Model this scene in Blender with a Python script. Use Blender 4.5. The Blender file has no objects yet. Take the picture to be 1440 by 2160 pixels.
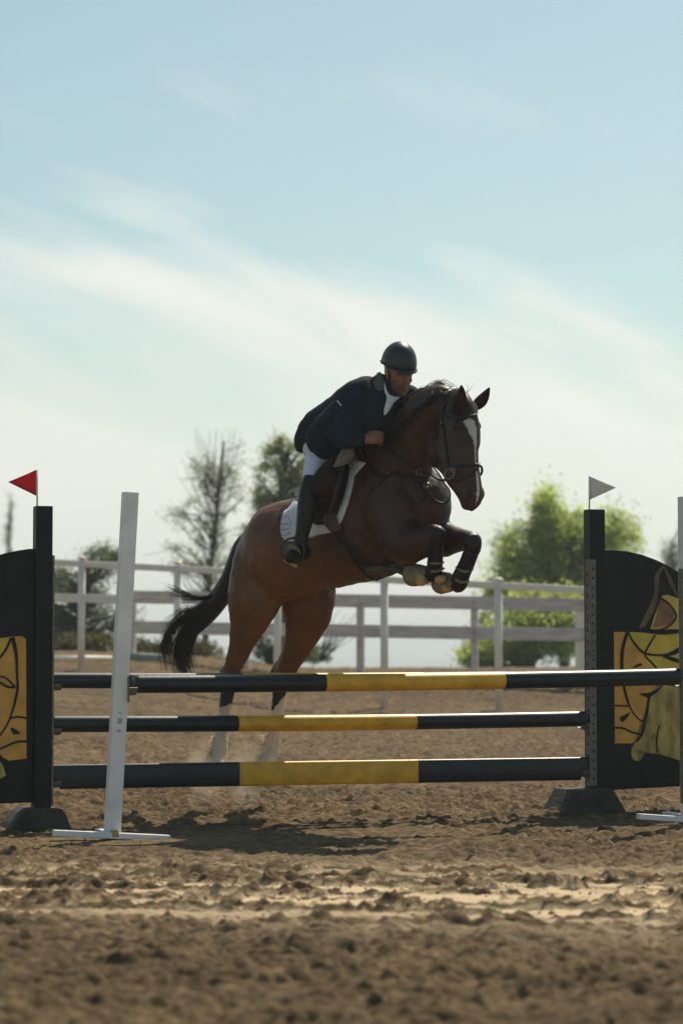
import bpy, bmesh, math, random
import numpy as np
from mathutils import Vector, Matrix, noise as mnoise
from mathutils.bvhtree import BVHTree
from mathutils.geometry import delaunay_2d_cdt
random.seed(7); RNG = np.random.default_rng(7)
R = math.radians
SC = bpy.context.scene
COL = SC.collection

# ------------------------------------------------------------------ camera
FPX, CX, CY, Y0, HC = 5400.0, 720.0, 1080.0, 1392.0, 1.04
PITCH = math.atan((Y0-CY)/FPX)
cam_d = bpy.data.cameras.new('camera'); cam = bpy.data.objects.new('camera', cam_d); COL.objects.link(cam)
cam.location = (0, 0, HC); cam.rotation_euler = (R(90)+PITCH, 0, 0)
cam_d.sensor_fit = 'VERTICAL'; cam_d.sensor_height = 36.0; cam_d.sensor_width = 24.0
cam_d.lens = FPX/2160*36.0
cam_d.clip_start = 0.1; cam_d.clip_end = 12000
cam_d.dof.use_dof = True; cam_d.dof.focus_distance = 16.0; cam_d.dof.aperture_fstop = 2.2
SC.camera = cam
SC.render.resolution_x = 682; SC.render.resolution_y = 1024
FV = Vector((0, math.cos(PITCH), math.sin(PITCH))); UV = Vector((0, -math.sin(PITCH), math.cos(PITCH)))
def ray(px, py): return FV + Vector((1, 0, 0))*((px-CX)/FPX) + UV*((CY-py)/FPX)
CAMP = Vector((0, 0, HC))
def at(px, py, Y):
    d = ray(px, py); return CAMP + d*(Y/d.y)
def proj(p):
    d = p-CAMP; z = d.dot(FV); return CX+FPX*d.x/z, CY-FPX*d.dot(UV)/z

# ------------------------------------------------------------------ sun, sky, exposure
SUNV = Vector((0.24, 0.575, 0.785)).normalized()
EL = math.asin(SUNV.z); AZ = math.atan2(SUNV.x, SUNV.y)
sd = bpy.data.lights.new('sun', 'SUN'); sun = bpy.data.objects.new('sun', sd); COL.objects.link(sun)
sd.energy = 4.6; sd.angle = R(0.5); sd.color = (1.0, 0.87, 0.69)
sun.rotation_euler = (-SUNV).to_track_quat('-Z', 'Y').to_euler(); sun.location = (5, 30, 30)
SC.view_settings.view_transform = 'Standard'; SC.view_settings.look = 'None'
SC.view_settings.exposure = 0.12; SC.view_settings.gamma = 1.0

W = bpy.data.worlds.new('World'); SC.world = W; W.use_nodes = True
nt = W.node_tree; nt.nodes.clear()
def N(t, **k):
    n = nt.nodes.new(t)
    for a, b in k.items(): setattr(n, a, b)
    return n
def LK(a, b): nt.links.new(a, b)
def M_(op, a, b=None, c=None, clamp=False):
    n = N('ShaderNodeMath', operation=op); n.use_clamp = clamp
    for i, v in enumerate((a, b, c)):
        if v is None: continue
        if hasattr(v, 'links'): LK(v, n.inputs[i])
        else: n.inputs[i].default_value = v
    return n.outputs[0]
sky = N('ShaderNodeTexSky', sky_type='NISHITA'); sky.sun_disc = False
sky.sun_elevation = EL; sky.sun_rotation = AZ; sky.air_density = 1.0; sky.dust_density = 1.0; sky.ozone_density = 1.4
bg = N('ShaderNodeBackground'); bg.inputs['Strength'].default_value = 0.10
out = N('ShaderNodeOutputWorld')
tc = N('ShaderNodeTexCoord'); sep = N('ShaderNodeSeparateXYZ'); LK(tc.outputs['Generated'], sep.inputs[0])
azn = M_('ARCTAN2', sep.outputs[0], sep.outputs[1]); eln = M_('ARCSINE', sep.outputs[2])
# thin cirrus: a band sinking to the right, broken by stretched noise
cmb = N('ShaderNodeCombineXYZ'); LK(M_('MULTIPLY', azn, 9.0), cmb.inputs[0])
LK(M_('MULTIPLY', M_('ADD', eln, M_('MULTIPLY', azn, 0.36)), 34.0), cmb.inputs[1])
n1 = N('ShaderNodeTexNoise'); n1.inputs['Scale'].default_value = 1.0; n1.inputs['Detail'].default_value = 5.0; n1.inputs['Roughness'].default_value = 0.52
n1.inputs['Distortion'].default_value = 0.35
LK(cmb.outputs[0], n1.inputs['Vector'])
az2 = M_('MULTIPLY', azn, azn)
top = M_('SUBTRACT', M_('SUBTRACT', 0.172, M_('MULTIPLY', azn, 0.20)), M_('MULTIPLY', az2, 0.76))      # upper edge of the veil
nn = M_('MULTIPLY', M_('SUBTRACT', n1.outputs[0], 0.5), 2.6)
up = M_('ADD', M_('DIVIDE', M_('SUBTRACT', top, eln), 0.046), nn, clamp=True)
gd = M_('DIVIDE', M_('SUBTRACT', M_('ADD', eln, M_('MULTIPLY', azn, 0.30)), 0.090), 0.032)
gap = M_('MULTIPLY', M_('MULTIPLY', M_('SUBTRACT', 1.0, M_('MULTIPLY', gd, gd), clamp=True), M_('SUBTRACT', 0.55, M_('MULTIPLY', azn, 5.0), clamp=True)), M_('ADD', 0.8, M_('MULTIPLY', nn, -0.6)), clamp=True)
veil = M_('MULTIPLY', up, M_('SUBTRACT', 1.0, M_('MULTIPLY', gap, 0.9)))
wis = M_('MULTIPLY', M_('MULTIPLY', M_('SUBTRACT', n1.outputs[0], 0.56), 3.0, clamp=True), M_('SUBTRACT', 1.0, M_('MULTIPLY', M_('SUBTRACT', eln, 0.20), 22.0), clamp=True))
low = M_('MULTIPLY', M_('SUBTRACT', 0.10, eln), 10.0, clamp=True)
cl2 = M_('MAXIMUM', M_('MULTIPLY', veil, M_('ADD', 0.54, M_('MULTIPLY', n1.outputs[0], 0.46), clamp=True)), M_('MAXIMUM', M_('MULTIPLY', wis, 0.5), M_('MULTIPLY', low, 0.75)))
tint = N('ShaderNodeMix', data_type='RGBA', blend_type='MULTIPLY'); tint.inputs[0].default_value = 1.0
LK(sky.outputs[0], tint.inputs[6]); tint.inputs[7].default_value = (0.90, 0.99, 0.835, 1)
mx = N('ShaderNodeMix', data_type='RGBA'); LK(cl2, mx.inputs[0]); LK(tint.outputs[2], mx.inputs[6]); mx.inputs[7].default_value = (9.2, 8.95, 8.15, 1)
LK(mx.outputs[2], bg.inputs['Color']); LK(bg.outputs[0], out.inputs['Surface'])

# ------------------------------------------------------------------ helpers: materials
def mat(name, col, rough=0.6, var=0.15, scale=20.0, bump=0.0, bscale=80.0, metal=0.0, spec=0.5, attr=None, sheen=0.0, coat=0.0, stretch=None, transl=None, bdist=0.01, chips=None):
    m = bpy.data.materials.new(name); m.use_nodes = True; t = m.node_tree; p = t.nodes['Principled BSDF']
    p.inputs['Roughness'].default_value = rough; p.inputs['Metallic'].default_value = metal
    p.inputs['Specular IOR Level'].default_value = spec
    p.inputs['Sheen Weight'].default_value = sheen; p.inputs['Coat Weight'].default_value = coat; p.inputs['Coat Roughness'].default_value = 0.15
    c = t.nodes.new('ShaderNodeTexCoord'); mp = t.nodes.new('ShaderNodeMapping'); t.links.new(c.outputs['Object'], mp.inputs[0])
    if stretch: mp.inputs['Scale'].default_value = stretch
    n = t.nodes.new('ShaderNodeTexNoise'); n.inputs['Scale'].default_value = scale; n.inputs['Detail'].default_value = 6
    t.links.new(mp.outputs[0], n.inputs['Vector'])
    r = t.nodes.new('ShaderNodeMapRange'); r.inputs[1].default_value = 0.3; r.inputs[2].default_value = 0.7
    r.inputs[3].default_value = 1-var; r.inputs[4].default_value = 1+var; t.links.new(n.outputs[0], r.inputs[0])
    x = t.nodes.new('ShaderNodeMix'); x.data_type = 'RGBA'; x.blend_type = 'MULTIPLY'; x.inputs[0].default_value = 1
    t.links.new(r.outputs[0], x.inputs[7])
    if attr:
        a = t.nodes.new('ShaderNodeAttribute'); a.attribute_name = attr; t.links.new(a.outputs['Color'], x.inputs[6])
    else: x.inputs[6].default_value = (*col, 1)
    colout = x.outputs[2]
    if chips:
        cc, th, csc = chips
        m2 = t.nodes.new('ShaderNodeMapping'); m2.inputs['Scale'].default_value = (0.35, 0.35, 1.0); t.links.new(c.outputs['Object'], m2.inputs[0])
        cn = t.nodes.new('ShaderNodeTexNoise'); cn.inputs['Scale'].default_value = csc; cn.inputs['Detail'].default_value = 8; cn.inputs['Roughness'].default_value = 0.7
        t.links.new(m2.outputs[0], cn.inputs['Vector'])
        cm = t.nodes.new('ShaderNodeMapRange'); cm.inputs[1].default_value = th; cm.inputs[2].default_value = th+.03; t.links.new(cn.outputs[0], cm.inputs[0])
        cx_ = t.nodes.new('ShaderNodeMix'); cx_.data_type = 'RGBA'; t.links.new(cm.outputs[0], cx_.inputs[0]); t.links.new(colout, cx_.inputs[6]); cx_.inputs[7].default_value = (*cc, 1)
        colout = cx_.outputs[2]
    t.links.new(colout, p.inputs['Base Color'])
    if bump:
        n2 = t.nodes.new('ShaderNodeTexNoise'); n2.inputs['Scale'].default_value = bscale; n2.inputs['Detail'].default_value = 4
        t.links.new(mp.outputs[0], n2.inputs['Vector'])
        b = t.nodes.new('ShaderNodeBump'); b.inputs['Strength'].default_value = bump; b.inputs['Distance'].default_value = bdist
        t.links.new(n2.outputs[0], b.inputs['Height']); t.links.new(b.outputs[0], p.inputs['Normal'])
    if transl:
        tr = t.nodes.new('ShaderNodeBsdfTranslucent'); tr.inputs[0].default_value = (*transl, 1)
        ms = t.nodes.new('ShaderNodeMixShader'); ms.inputs[0].default_value = 0.55
        t.links.new(p.outputs[0], ms.inputs[1]); t.links.new(tr.outputs[0], ms.inputs[2])
        t.links.new(ms.outputs[0], t.nodes['Material Output'].inputs['Surface'])
    return m
MT = {}
MT['black_paint'] = mat('black_paint', (0.008, 0.011, 0.012), 0.5, 0.4, 6, 0.3, 60, spec=0.22, chips=((0.05, 0.045, 0.04), 0.70, 30))
MT['black_pole'] = mat('navy_black_paint', (0.005, 0.012, 0.019), 0.37, 0.35, 14, 0.08, 45, spec=0.42, chips=((0.09, 0.08, 0.065), 0.66, 26))
MT['yellow'] = mat('yellow_paint', (0.72, 0.385, 0.014), 0.43, 0.18, 12, 0.10, 45, spec=0.7, chips=((0.20, 0.15, 0.06), 0.66, 26))
MT['white_paint'] = mat('white_paint', (0.80, 0.80, 0.80), 0.45, 0.10, 7, 0.08, 50, chips=((0.42, 0.38, 0.32), 0.67, 24))
MT['white_metal'] = mat('white_fence_paint', (0.90, 0.81, 0.70), 0.5, 0.08, 8, 0.1, 30)
MT['grey_board'] = mat('grey_weathered_board', (0.64, 0.56, 0.52), 0.8, 0.22, 9, 0.4, 40, stretch=(0.3, 1, 3))
MT['galv'] = mat('galvanised_metal', (0.15, 0.135, 0.115), 0.6, 0.3, 30, 0.1, 90, metal=0.1)
MT['steel'] = mat('steel', (0.22, 0.21, 0.19), 0.28, 0.1, 50, metal=0.9)
MT['foot'] = mat('dusty_dark_wood', (0.045, 0.040, 0.034), 0.85, 0.35, 9, 0.6, 40)
MT['red'] = mat('red_flag_plastic', (0.52, 0.020, 0.035), 0.5, 0.08, 12, 0.1, 30, transl=(0.55, 0.02, 0.03))
MT['whiteflag'] = mat('white_flag_plastic', (0.74, 0.70, 0.66), 0.6, 0.06, 12, 0.1, 30)
MT['horse'] = mat('bay_coat', (0.1, 0.04, 0.02), 0.43, 0.22, 9, 0.25, 150, attr='Col', stretch=(1, 1, 0.5), spec=0.30, bdist=0.004)
MT['hair'] = mat('black_horse_hair', (0.016, 0.013, 0.012), 0.42, 0.3, 40, 0.3, 120, spec=0.5)
MT['hairlight'] = mat('pale_feather_hair', (0.80, 0.72, 0.60), 0.5, 0.1, 40, transl=(0.95, 0.82, 0.65))
MT['leather_black'] = mat('black_leather', (0.012, 0.011, 0.011), 0.45, 0.3, 40, 0.2, 200, spec=0.3)
MT['leather_brown'] = mat('dark_brown_leather', (0.015, 0.008, 0.006), 0.55, 0.3, 14, 0.25, 90, spec=0.22)
MT['leather_tan'] = mat('tan_leather', (0.42, 0.29, 0.13), 0.6, 0.30, 24, 0.2, 90)
MT['leather_taupe'] = mat('taupe_leather', (0.20, 0.16, 0.11), 0.6, 0.30, 24, 0.2, 90)
MT['boot'] = mat('black_riding_boot', (0.006, 0.010, 0.010), 0.42, 0.3, 20, 0.2, 60, spec=0.3)
MT['pad'] = mat('white_quilted_cotton', (0.66, 0.68, 0.74), 0.85, 0.06, 16, 0.5, 60)
MT['padtrim'] = mat('navy_piping', (0.03, 0.04, 0.06), 0.7)
MT['sheep'] = mat('grey_sheepskin', (0.17, 0.15, 0.115), 0.95, 0.3, 60, 0.8, 120)
MT['jacket'] = mat('navy_show_jacket', (0.010, 0.020, 0.031), 0.85, 0.25, 14, 0.30, 26, spec=0.15, bdist=0.02)
MT['collar'] = mat('grey_green_collar', (0.075, 0.090, 0.080), 0.85, 0.15, 50, 0.3, 150)
MT['breech'] = mat('white_breeches', (0.62, 0.66, 0.78), 0.8, 0.05, 12, 0.4, 30, bdist=0.02)
MT['shirt'] = mat('white_shirt', (0.72, 0.70, 0.64), 0.7, 0.06, 30, 0.3, 50)
MT['skin'] = mat('weathered_skin', (0.36, 0.145, 0.085), 0.5, 0.16, 30, 0.3, 140, attr='Col')
MT['helmet'] = mat('dark_teal_helmet', (0.010, 0.024, 0.030), 0.38, 0.15, 40, 0.15, 300)
MT['hoof'] = mat('pale_hoof_horn', (0.30, 0.24, 0.17), 0.5, 0.3, 20, 0.3, 60)
MT['dark'] = mat('dark_eye', (0.008, 0.006, 0.005), 0.08, 0.0)
MT['grass'] = mat('dry_scrub', (0.12, 0.12, 0.045), 0.8, 0.4, 6, transl=(0.16, 0.15, 0.05))
MT['bark'] = mat('grey_bark', (0.085, 0.075, 0.062), 0.9, 0.3, 10, 0.5, 20)
def leafmat(name, c, t): MT[name] = mat(name, c, 0.55, 0.45, 1.6, transl=t)
leafmat('olive_leaf', (0.17, 0.20, 0.10), (0.48, 0.54, 0.22))
leafmat('grey_leaf', (0.20, 0.23, 0.16), (0.48, 0.54, 0.34))
leafmat('green_leaf', (0.20, 0.26, 0.08), (0.72, 0.85, 0.24))
leafmat('dark_leaf', (0.085, 0.115, 0.075), (0.20, 0.26, 0.13))

# ------------------------------------------------------------------ helpers: objects
def tag(o, label=None, cat=None, group=None, kind=None):
    if label: o['label'] = label
    if cat: o['category'] = cat
    if group: o['group'] = group
    if kind: o['kind'] = kind
    return o
def thing(name, label, cat, loc=(0, 0, 0), group=None):
    o = bpy.data.objects.new(name, None); COL.objects.link(o); o.location = loc; o.empty_display_size = 0.1
    return tag(o, label, cat, group)
def obj(name, me, m, parent=None, smooth=True, label=None):
    """me: bmesh or mesh in world coordinates -> one mesh object (origin at parent or bbox base)"""
    if isinstance(me, bmesh.types.BMesh):
        bm = me; me = bpy.data.meshes.new(name)
        bmesh.ops.recalc_face_normals(bm, faces=bm.faces[:])
        bm.to_mesh(me); bm.free()
    me.name = name
    ms = m if isinstance(m, (list, tuple)) else [m]
    for q in ms: me.materials.append(MT[q] if isinstance(q, str) else q)
    n = len(me.vertices); co = np.empty(n*3); me.vertices.foreach_get('co', co); co = co.reshape(-1, 3)
    if parent is not None:
        base = Vector((0, 0, 0)); pr = parent
        while pr: base += pr.location; pr = pr.parent
        loc = Vector((0, 0, 0))
    else:
        base = Vector(((co[:, 0].min()+co[:, 0].max())/2, (co[:, 1].min()+co[:, 1].max())/2, co[:, 2].min())); loc = base
    co -= np.array(base); me.vertices.foreach_set('co', co.ravel()); me.update()
    if smooth: me.polygons.foreach_set('use_smooth', [True]*len(me.polygons))
    o = bpy.data.objects.new(name, me); COL.objects.link(o); o.location = loc
    if parent is not None: o.parent = parent
    if label: o['label'] = label
    return o
def bevel(o, w, seg=2):
    b = o.modifiers.new('bevel', 'BEVEL'); b.width = w; b.segments = seg; b.limit_method = 'ANGLE'; b.angle_limit = R(40)
    return o
def box(bm, c, ax, ay, az, hx, hy, hz):
    c = Vector(c); vs = [bm.verts.new(c+ax*hx*i+ay*hy*j+az*hz*k) for i in (-1, 1) for j in (-1, 1) for k in (-1, 1)]
    for f in ((0, 1, 3, 2), (4, 6, 7, 5), (0, 4, 5, 1), (2, 3, 7, 6), (0, 2, 6, 4), (1, 5, 7, 3)): bm.faces.new([vs[i] for i in f])
EX, EY, EZ = Vector((1, 0, 0)), Vector((0, 1, 0)), Vector((0, 0, 1))
def cr(a, b, c, d, t):
    return 0.5*((2*b)+(c-a)*t+(2*a-5*b+4*c-d)*t*t+(3*b-a-3*c+d)*t*t*t)
def resample(st, k):
    """st: list of tuples of floats; Catmull-Rom with k substeps"""
    A = [np.array(s, float) for s in st]; o = []
    for i in range(len(A)-1):
        a = A[max(i-1, 0)]; b = A[i]; c = A[i+1]; d = A[min(i+2, len(A)-1)]
        for j in range(k): o.append(cr(a, b, c, d, j/k))
    o.append(A[-1]); return o
def loft(bm, st, ref, n=20, k=4, px=True, egg=0.0):
    """st rows: px,py,Y,r1,r2 (or x,y,z,r1,r2). r2 lies along ref (made perpendicular), r1 across it."""
    rows = [(*(at(s[0], s[1], s[2]) if px else Vector(s[:3])), s[3], s[4]) for s in st]
    rows = resample(rows, k) if len(rows) > 2 else [np.array(r, float) for r in rows]
    C = [Vector(r[:3]) for r in rows]; rings = []; ref = Vector(ref)
    for i, r in enumerate(rows):
        T = (C[min(i+1, len(C)-1)]-C[max(i-1, 0)]).normalized()
        n2 = (ref-T*ref.dot(T)); n2.normalize(); n1 = T.cross(n2).normalized()
        r1, r2 = max(r[3], 1e-4), max(r[4], 1e-4)
        rg = []
        for j in range(n):
            a = 2*math.pi*j/n; cc, s_ = math.cos(a), math.sin(a)
            w = 1+egg*cc
            rg.append(bm.verts.new(C[i]+n1*(r1*cc)+n2*(r2*s_*w)))
        rings.append(rg)
    for a, b in zip(rings, rings[1:]):
        for j in range(n): bm.faces.new((a[j], a[(j+1) % n], b[(j+1) % n], b[j]))
    for rg, sgn, c0, cn in ((rings[0], 1, C[0], C[1]), (rings[-1], -1, C[-1], C[-2])):
        rr = min(rows[0 if sgn == 1 else -1][3], rows[0 if sgn == 1 else -1][4])
        tip = bm.verts.new(c0+(c0-cn).normalized()*rr*0.6)
        for j in range(n):
            q = (rg[j], rg[(j+1) % n], tip)
            bm.faces.new(q if sgn == -1 else q[::-1])
def ell(bm, c, ax, ay, az, n=20, m=12):
    """ellipsoid with axis vectors"""
    c = Vector(c); rows = []
    for i in range(1, m):
        th = math.pi*i/m
        rows.append([bm.verts.new(c+az*math.cos(th)+(ax*math.cos(2*math.pi*j/n)+ay*math.sin(2*math.pi*j/n))*math.sin(th)) for j in range(n)])
    t = bm.verts.new(c+az); b = bm.verts.new(c-az)
    for r0, r1 in zip(rows, rows[1:]):
        for j in range(n): bm.faces.new((r0[j], r1[j], r1[(j+1) % n], r0[(j+1) % n]))
    for j in range(n):
        bm.faces.new((t, rows[0][j], rows[0][(j+1) % n])); bm.faces.new((b, rows[-1][(j+1) % n], rows[-1][j]))
def remesh(bm, voxel, smooth=6, fac=0.6):
    bmesh.ops.recalc_face_normals(bm, faces=bm.faces[:])
    me = bpy.data.meshes.new('tmp'); bm.to_mesh(me); bm.free()
    o = bpy.data.objects.new('tmp', me); COL.objects.link(o)
    m = o.modifiers.new('r', 'REMESH'); m.mode = 'VOXEL'; m.voxel_size = voxel
    s = o.modifiers.new('s', 'SMOOTH'); s.factor = fac; s.iterations = smooth
    dg = bpy.context.evaluated_depsgraph_get(); r = bpy.data.meshes.new_from_object(o.evaluated_get(dg))
    bpy.data.objects.remove(o); bpy.data.meshes.remove(me)
    return r
def tube(bm, pts, rad, n=8, rad2=None):
    """pts world vectors; rad number or list"""
    P = [Vector(p) for p in pts]
    if not hasattr(rad, '__len__'): rad = [rad]*len(P)
    nrm = None; rings = []
    for i, p in enumerate(P):
        T = (P[min(i+1, len(P)-1)]-P[max(i-1, 0)]).normalized()
        if nrm is None: nrm = T.orthogonal().normalized()
        nrm = (nrm-T*nrm.dot(T)).normalized(); b = T.cross(nrm)
        rings.append([bm.verts.new(p+(nrm*math.cos(2*math.pi*j/n)+b*math.sin(2*math.pi*j/n))*rad[i]) for j in range(n)])
    for a, b in zip(rings, rings[1:]):
        for j in range(n): bm.faces.new((a[j], a[(j+1) % n], b[(j+1) % n], b[j]))
    bm.faces.new(rings[0][::-1]); bm.faces.new(rings[-1])
def smooth_pts(pts, k=6):
    return [Vector(r) for r in resample([tuple(p) for p in pts], k)] if len(pts) > 2 else [Vector(p) for p in pts]
def torus(bm, c, ax, ay, r, rr, n=20, m=8):
    az = ax.cross(ay).normalized(); rings = []
    for i in range(n):
        a = 2*math.pi*i/n; d = ax*math.cos(a)+ay*math.sin(a)
        rings.append([bm.verts.new(c+d*(r+rr*math.cos(2*math.pi*j/m))+az*rr*math.sin(2*math.pi*j/m)) for j in range(m)])
    for i in range(n):
        a, b = rings[i], rings[(i+1) % n]
        for j in range(m): bm.faces.new((a[j], b[j], b[(j+1) % m], a[(j+1) % m]))
def densify(poly, step):
    o = []
    for a, b in zip(poly, poly[1:]+poly[:1]):
        a, b = Vector(a), Vector(b); k = max(1, int((b-a).length/step))
        for i in range(k): o.append(a+(b-a)*i/k)
    return o
def round_poly(poly, k=5):
    n = len(poly); o = []
    for i in range(n):
        a, b, c, d = [np.array(poly[(i+q) % n], float) for q in (-1, 0, 1, 2)]
        for j in range(k): o.append(tuple(cr(a, b, c, d, j/k)))
    return o
def prism(bm, poly3, nvec):
    """polygon in space extruded by nvec"""
    a = [bm.verts.new(p) for p in poly3]; b = [bm.verts.new(Vector(p)+nvec) for p in poly3]; n = len(a)
    bm.faces.new(a); bm.faces.new(b[::-1])
    for i in range(n): bm.faces.new((a[i], b[i], b[(i+1) % n], a[(i+1) % n]))

# ------------------------------------------------------------------ ground (one sheet)
def vnoise(x, y, seed):
    xi = np.floor(x).astype(np.int64); yi = np.floor(y).astype(np.int64); fx = x-xi; fy = y-yi
    def h(a, b):
        v = (a*374761393+b*668265263+seed*982451653) & 0xffffffff
        v = ((v ^ (v >> 13))*1274126177) & 0xffffffff
        return ((v ^ (v >> 16)) & 0xffff)/65535.0
    u = fx*fx*(3-2*fx); v = fy*fy*(3-2*fy)
    return (h(xi, yi)*(1-u)+h(xi+1, yi)*u)*(1-v)+(h(xi, yi+1)*(1-u)+h(xi+1, yi+1)*u)*v
def fbm(x, y, seed, o=4):
    s = 0; a = 0.5
    for i in range(o):
        c, sn = math.cos(i*1.3), math.sin(i*1.3)
        s = s+a*vnoise((x*c-y*sn)*2**i+17.3*i, (x*sn+y*c)*2**i-9.1*i, seed+i); a *= 0.5
    return s/(1-0.5**o)
def sstep(a, b, x):
    t = np.clip((x-a)/(b-a), 0, 1); return t*t*(3-2*t)
def base_z(x, y):
    x = np.asarray(x, float); y = np.asarray(y, float)
    side = sstep(-0.3, -3.2, x)
    zf = 0.46+0.35*side
    t = np.clip((y-15.4)/15.3, 0, 1); up = zf*(t**1.08)
    zb = 0.90+0.15*side+0.10*sstep(2.5, 8, np.abs(x))
    up = up+(zb-zf)*sstep(30.7, 34.6, y)
    up = up+0.12*side*sstep(34.5, 38, y)*(fbm(x*0.5, y*0.5, 5, 3)*2-0.3)
    up = up-7.5*sstep(44, 150, y)
    return up
def build_ground():
    def axis(segs):
        o = []
        for a, b, s in segs: o.extend(np.arange(a, b, s))
        return o
    ys = axis([(-40, 2, 2), (2, 6, 0.2), (6, 12.5, 0.0125), (12.5, 19, 0.021), (19, 36, 0.05), (36, 60, 0.3)])
    s = 0.5; y = 60.0
    while y < 9000: ys.append(y); y += s; s *= 1.15
    xp = axis([(0, 2.2, 0.0135), (2.2, 5, 0.05), (5, 9, 0.25)]); s = 0.4; x = 9.0
    while x < 9000: xp.append(x); x += s; s *= 1.2
    xs = np.array([-v for v in xp[:0:-1]]+list(xp)); ys = np.array(ys)
    X, Y = np.meshgrid(xs, ys)
    Z = base_z(X, Y)
    # deep loose arena sand, raked and trodden: clods and hollows, slightly drawn out sideways
    wx = X+0.25*(fbm(X*0.8, Y*0.8, 40, 2)-0.5); wy = Y+0.25*(fbm(X*0.8+9, Y*0.8, 41, 2)-0.5)
    a = fbm(wx*1.6, wy*2.6, 1, 3); b = fbm(wx*5, wy*8, 2, 3); c = fbm(wx*17, wy*30, 3, 3); d = vnoise(wx*36, wy*48, 12)
    # flattened tracks about 10-12 m out, crossing slightly
    ln = 11.55-0.22*X
    tr = np.exp(-((Y-ln)/1.15)**2)
    st = 0.58*fbm(wx*0.6+3, (wy+0.16*X)*10.5, 21, 4)+0.42*fbm(wx*2.2+3, (wy+0.16*X)*30, 25, 3)
    flat = np.clip(tr*1.5*sstep(0.468, 0.515, st+0.055*sstep(-1.4, 0.6, X)), 0, 1)
    amp = 1-0.82*flat
    big = (a-0.5)*0.036; mid = (b-0.5)*0.036; fine = (c-0.5)*0.074; clod = np.maximum(c-0.55, 0)*0.05*sstep(.45, .6, b)
    disp = big*(1-0.5*flat)+amp*(mid+clod+fine+(d-0.5)*0.014)-0.012*flat
    disp += 0.010*np.sin((Y+0.18*X+0.12*a)*2*np.pi/0.24)*tr*(1-flat)       # harrow lines
    calm = np.exp(-(((X+1.25)/1.0)**2+((Y-15.0)/0.7)**2)**2)+np.exp(-(((X-2.2)/1.1)**2+((Y-16.2)/0.7)**2)**2)
    shd = np.exp(-(((X+0.35)/1.3)**2+((Y-15.0)/1.6)**2)**2); disp = disp*(1-0.65*shd)*(1-0.8*np.clip(calm, 0, 1))-0.006*np.clip(calm, 0, 1)
    hr = np.random.default_rng(19)
    for i in range(150):      # hoofprints of earlier rounds: dents with a pushed-up rim
        hy = hr.uniform(10.2, 24); hx = hr.uniform(-1, 1)*(0.6+hy*.16); a_ = hr.uniform(-.5, .5); rr = hr.uniform(.05, .075)
        i0, i1 = np.searchsorted(ys, (hy-.3, hy+.3)); j0, j1 = np.searchsorted(xs, (hx-.3, hx+.3))
        if i1-i0 < 2 or j1-j0 < 2: continue
        dx = X[i0:i1, j0:j1]-hx; dy = Y[i0:i1, j0:j1]-hy; u = (dx*math.cos(a_)+dy*math.sin(a_))/1.25; v = -dx*math.sin(a_)+dy*math.cos(a_)
        q = np.sqrt(u*u+v*v)/rr; disp[i0:i1, j0:j1] += -0.026*np.exp(-q**4)+0.012*np.exp(-((q-1.35)/.3)**2)
    disp = disp*(0.92+0.08*sstep(8.5, 11, Y))
    fade = 1-0.45*sstep(17, 34, Y); fade *= 1-sstep(40, 70, Y)*0.9
    Z = Z+disp*fade
    V = np.stack([X, Y, Z], -1).reshape(-1, 3); nx = len(xs); ny = len(ys)
    I = np.arange(nx*ny).reshape(ny, nx)
    F = np.stack([I[:-1, :-1], I[:-1, 1:], I[1:, 1:], I[1:, :-1]], -1).reshape(-1, 4)
    me = bpy.data.meshes.new('ground'); me.vertices.add(len(V)); me.vertices.foreach_set('co', V.ravel())
    me.loops.add(F.size); me.loops.foreach_set('vertex_index', F.ravel())
    me.polygons.add(len(F)); me.polygons.foreach_set('loop_start', np.arange(0, F.size, 4))
    me.polygons.foreach_set('loop_total', np.full(len(F), 4)); me.update(calc_edges=True)
    at_ = me.attributes.new('pack', 'FLOAT', 'POINT'); at_.data.foreach_set('value', flat.ravel().astype(np.float32))
    me.polygons.foreach_set('use_smooth', np.ones(len(F), bool))
    o = bpy.data.objects.new('ground', me); COL.objects.link(o); o['kind'] = 'structure'
    m = bpy.data.materials.new('arena_sand'); m.use_nodes = True; t = m.node_tree; p = t.nodes['Principled BSDF']
    p.inputs['Roughness'].default_value = 0.95; p.inputs['Specular IOR Level'].default_value = 0.2
    tc = t.nodes.new('ShaderNodeTexCoord')
    def noise(sc, det=6, ro=0.6, sy=1.0):
        mp = t.nodes.new('ShaderNodeMapping'); mp.inputs['Scale'].default_value = (1, sy, 1); t.links.new(tc.outputs['Object'], mp.inputs[0])
        n = t.nodes.new('ShaderNodeTexNoise'); n.inputs['Scale'].default_value = sc; n.inputs['Detail'].default_value = det; n.inputs['Roughness'].default_value = ro
        t.links.new(mp.outputs[0], n.inputs['Vector']); return n.outputs[0]
    r1 = t.nodes.new('ShaderNodeValToRGB'); t.links.new(noise(10, 9, 0.74, 2.6), r1.inputs[0])
    r1.color_ramp.elements[0].position = 0.37; r1.color_ramp.elements[0].color = (0.045, 0.030, 0.015, 1)
    r1.color_ramp.elements[1].position = 0.66; r1.color_ramp.elements[1].color = (0.270, 0.190, 0.100, 1)
    e = r1.color_ramp.elements.new(0.5); e.color = (0.125, 0.085, 0.044, 1)
    r2 = t.nodes.new('ShaderNodeMapRange'); r2.inputs[1].default_value = 0.3; r2.inputs[2].default_value = 0.7; r2.inputs[3].default_value = 0.78; r2.inputs[4].default_value = 1.2
    t.links.new(noise(0.9, 3), r2.inputs[0])
    mx = t.nodes.new('ShaderNodeMix'); mx.data_type = 'RGBA'; mx.blend_type = 'MULTIPLY'; mx.inputs[0].default_value = 1
    t.links.new(r1.outputs[0], mx.inputs[6]); t.links.new(r2.outputs[0], mx.inputs[7])
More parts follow.
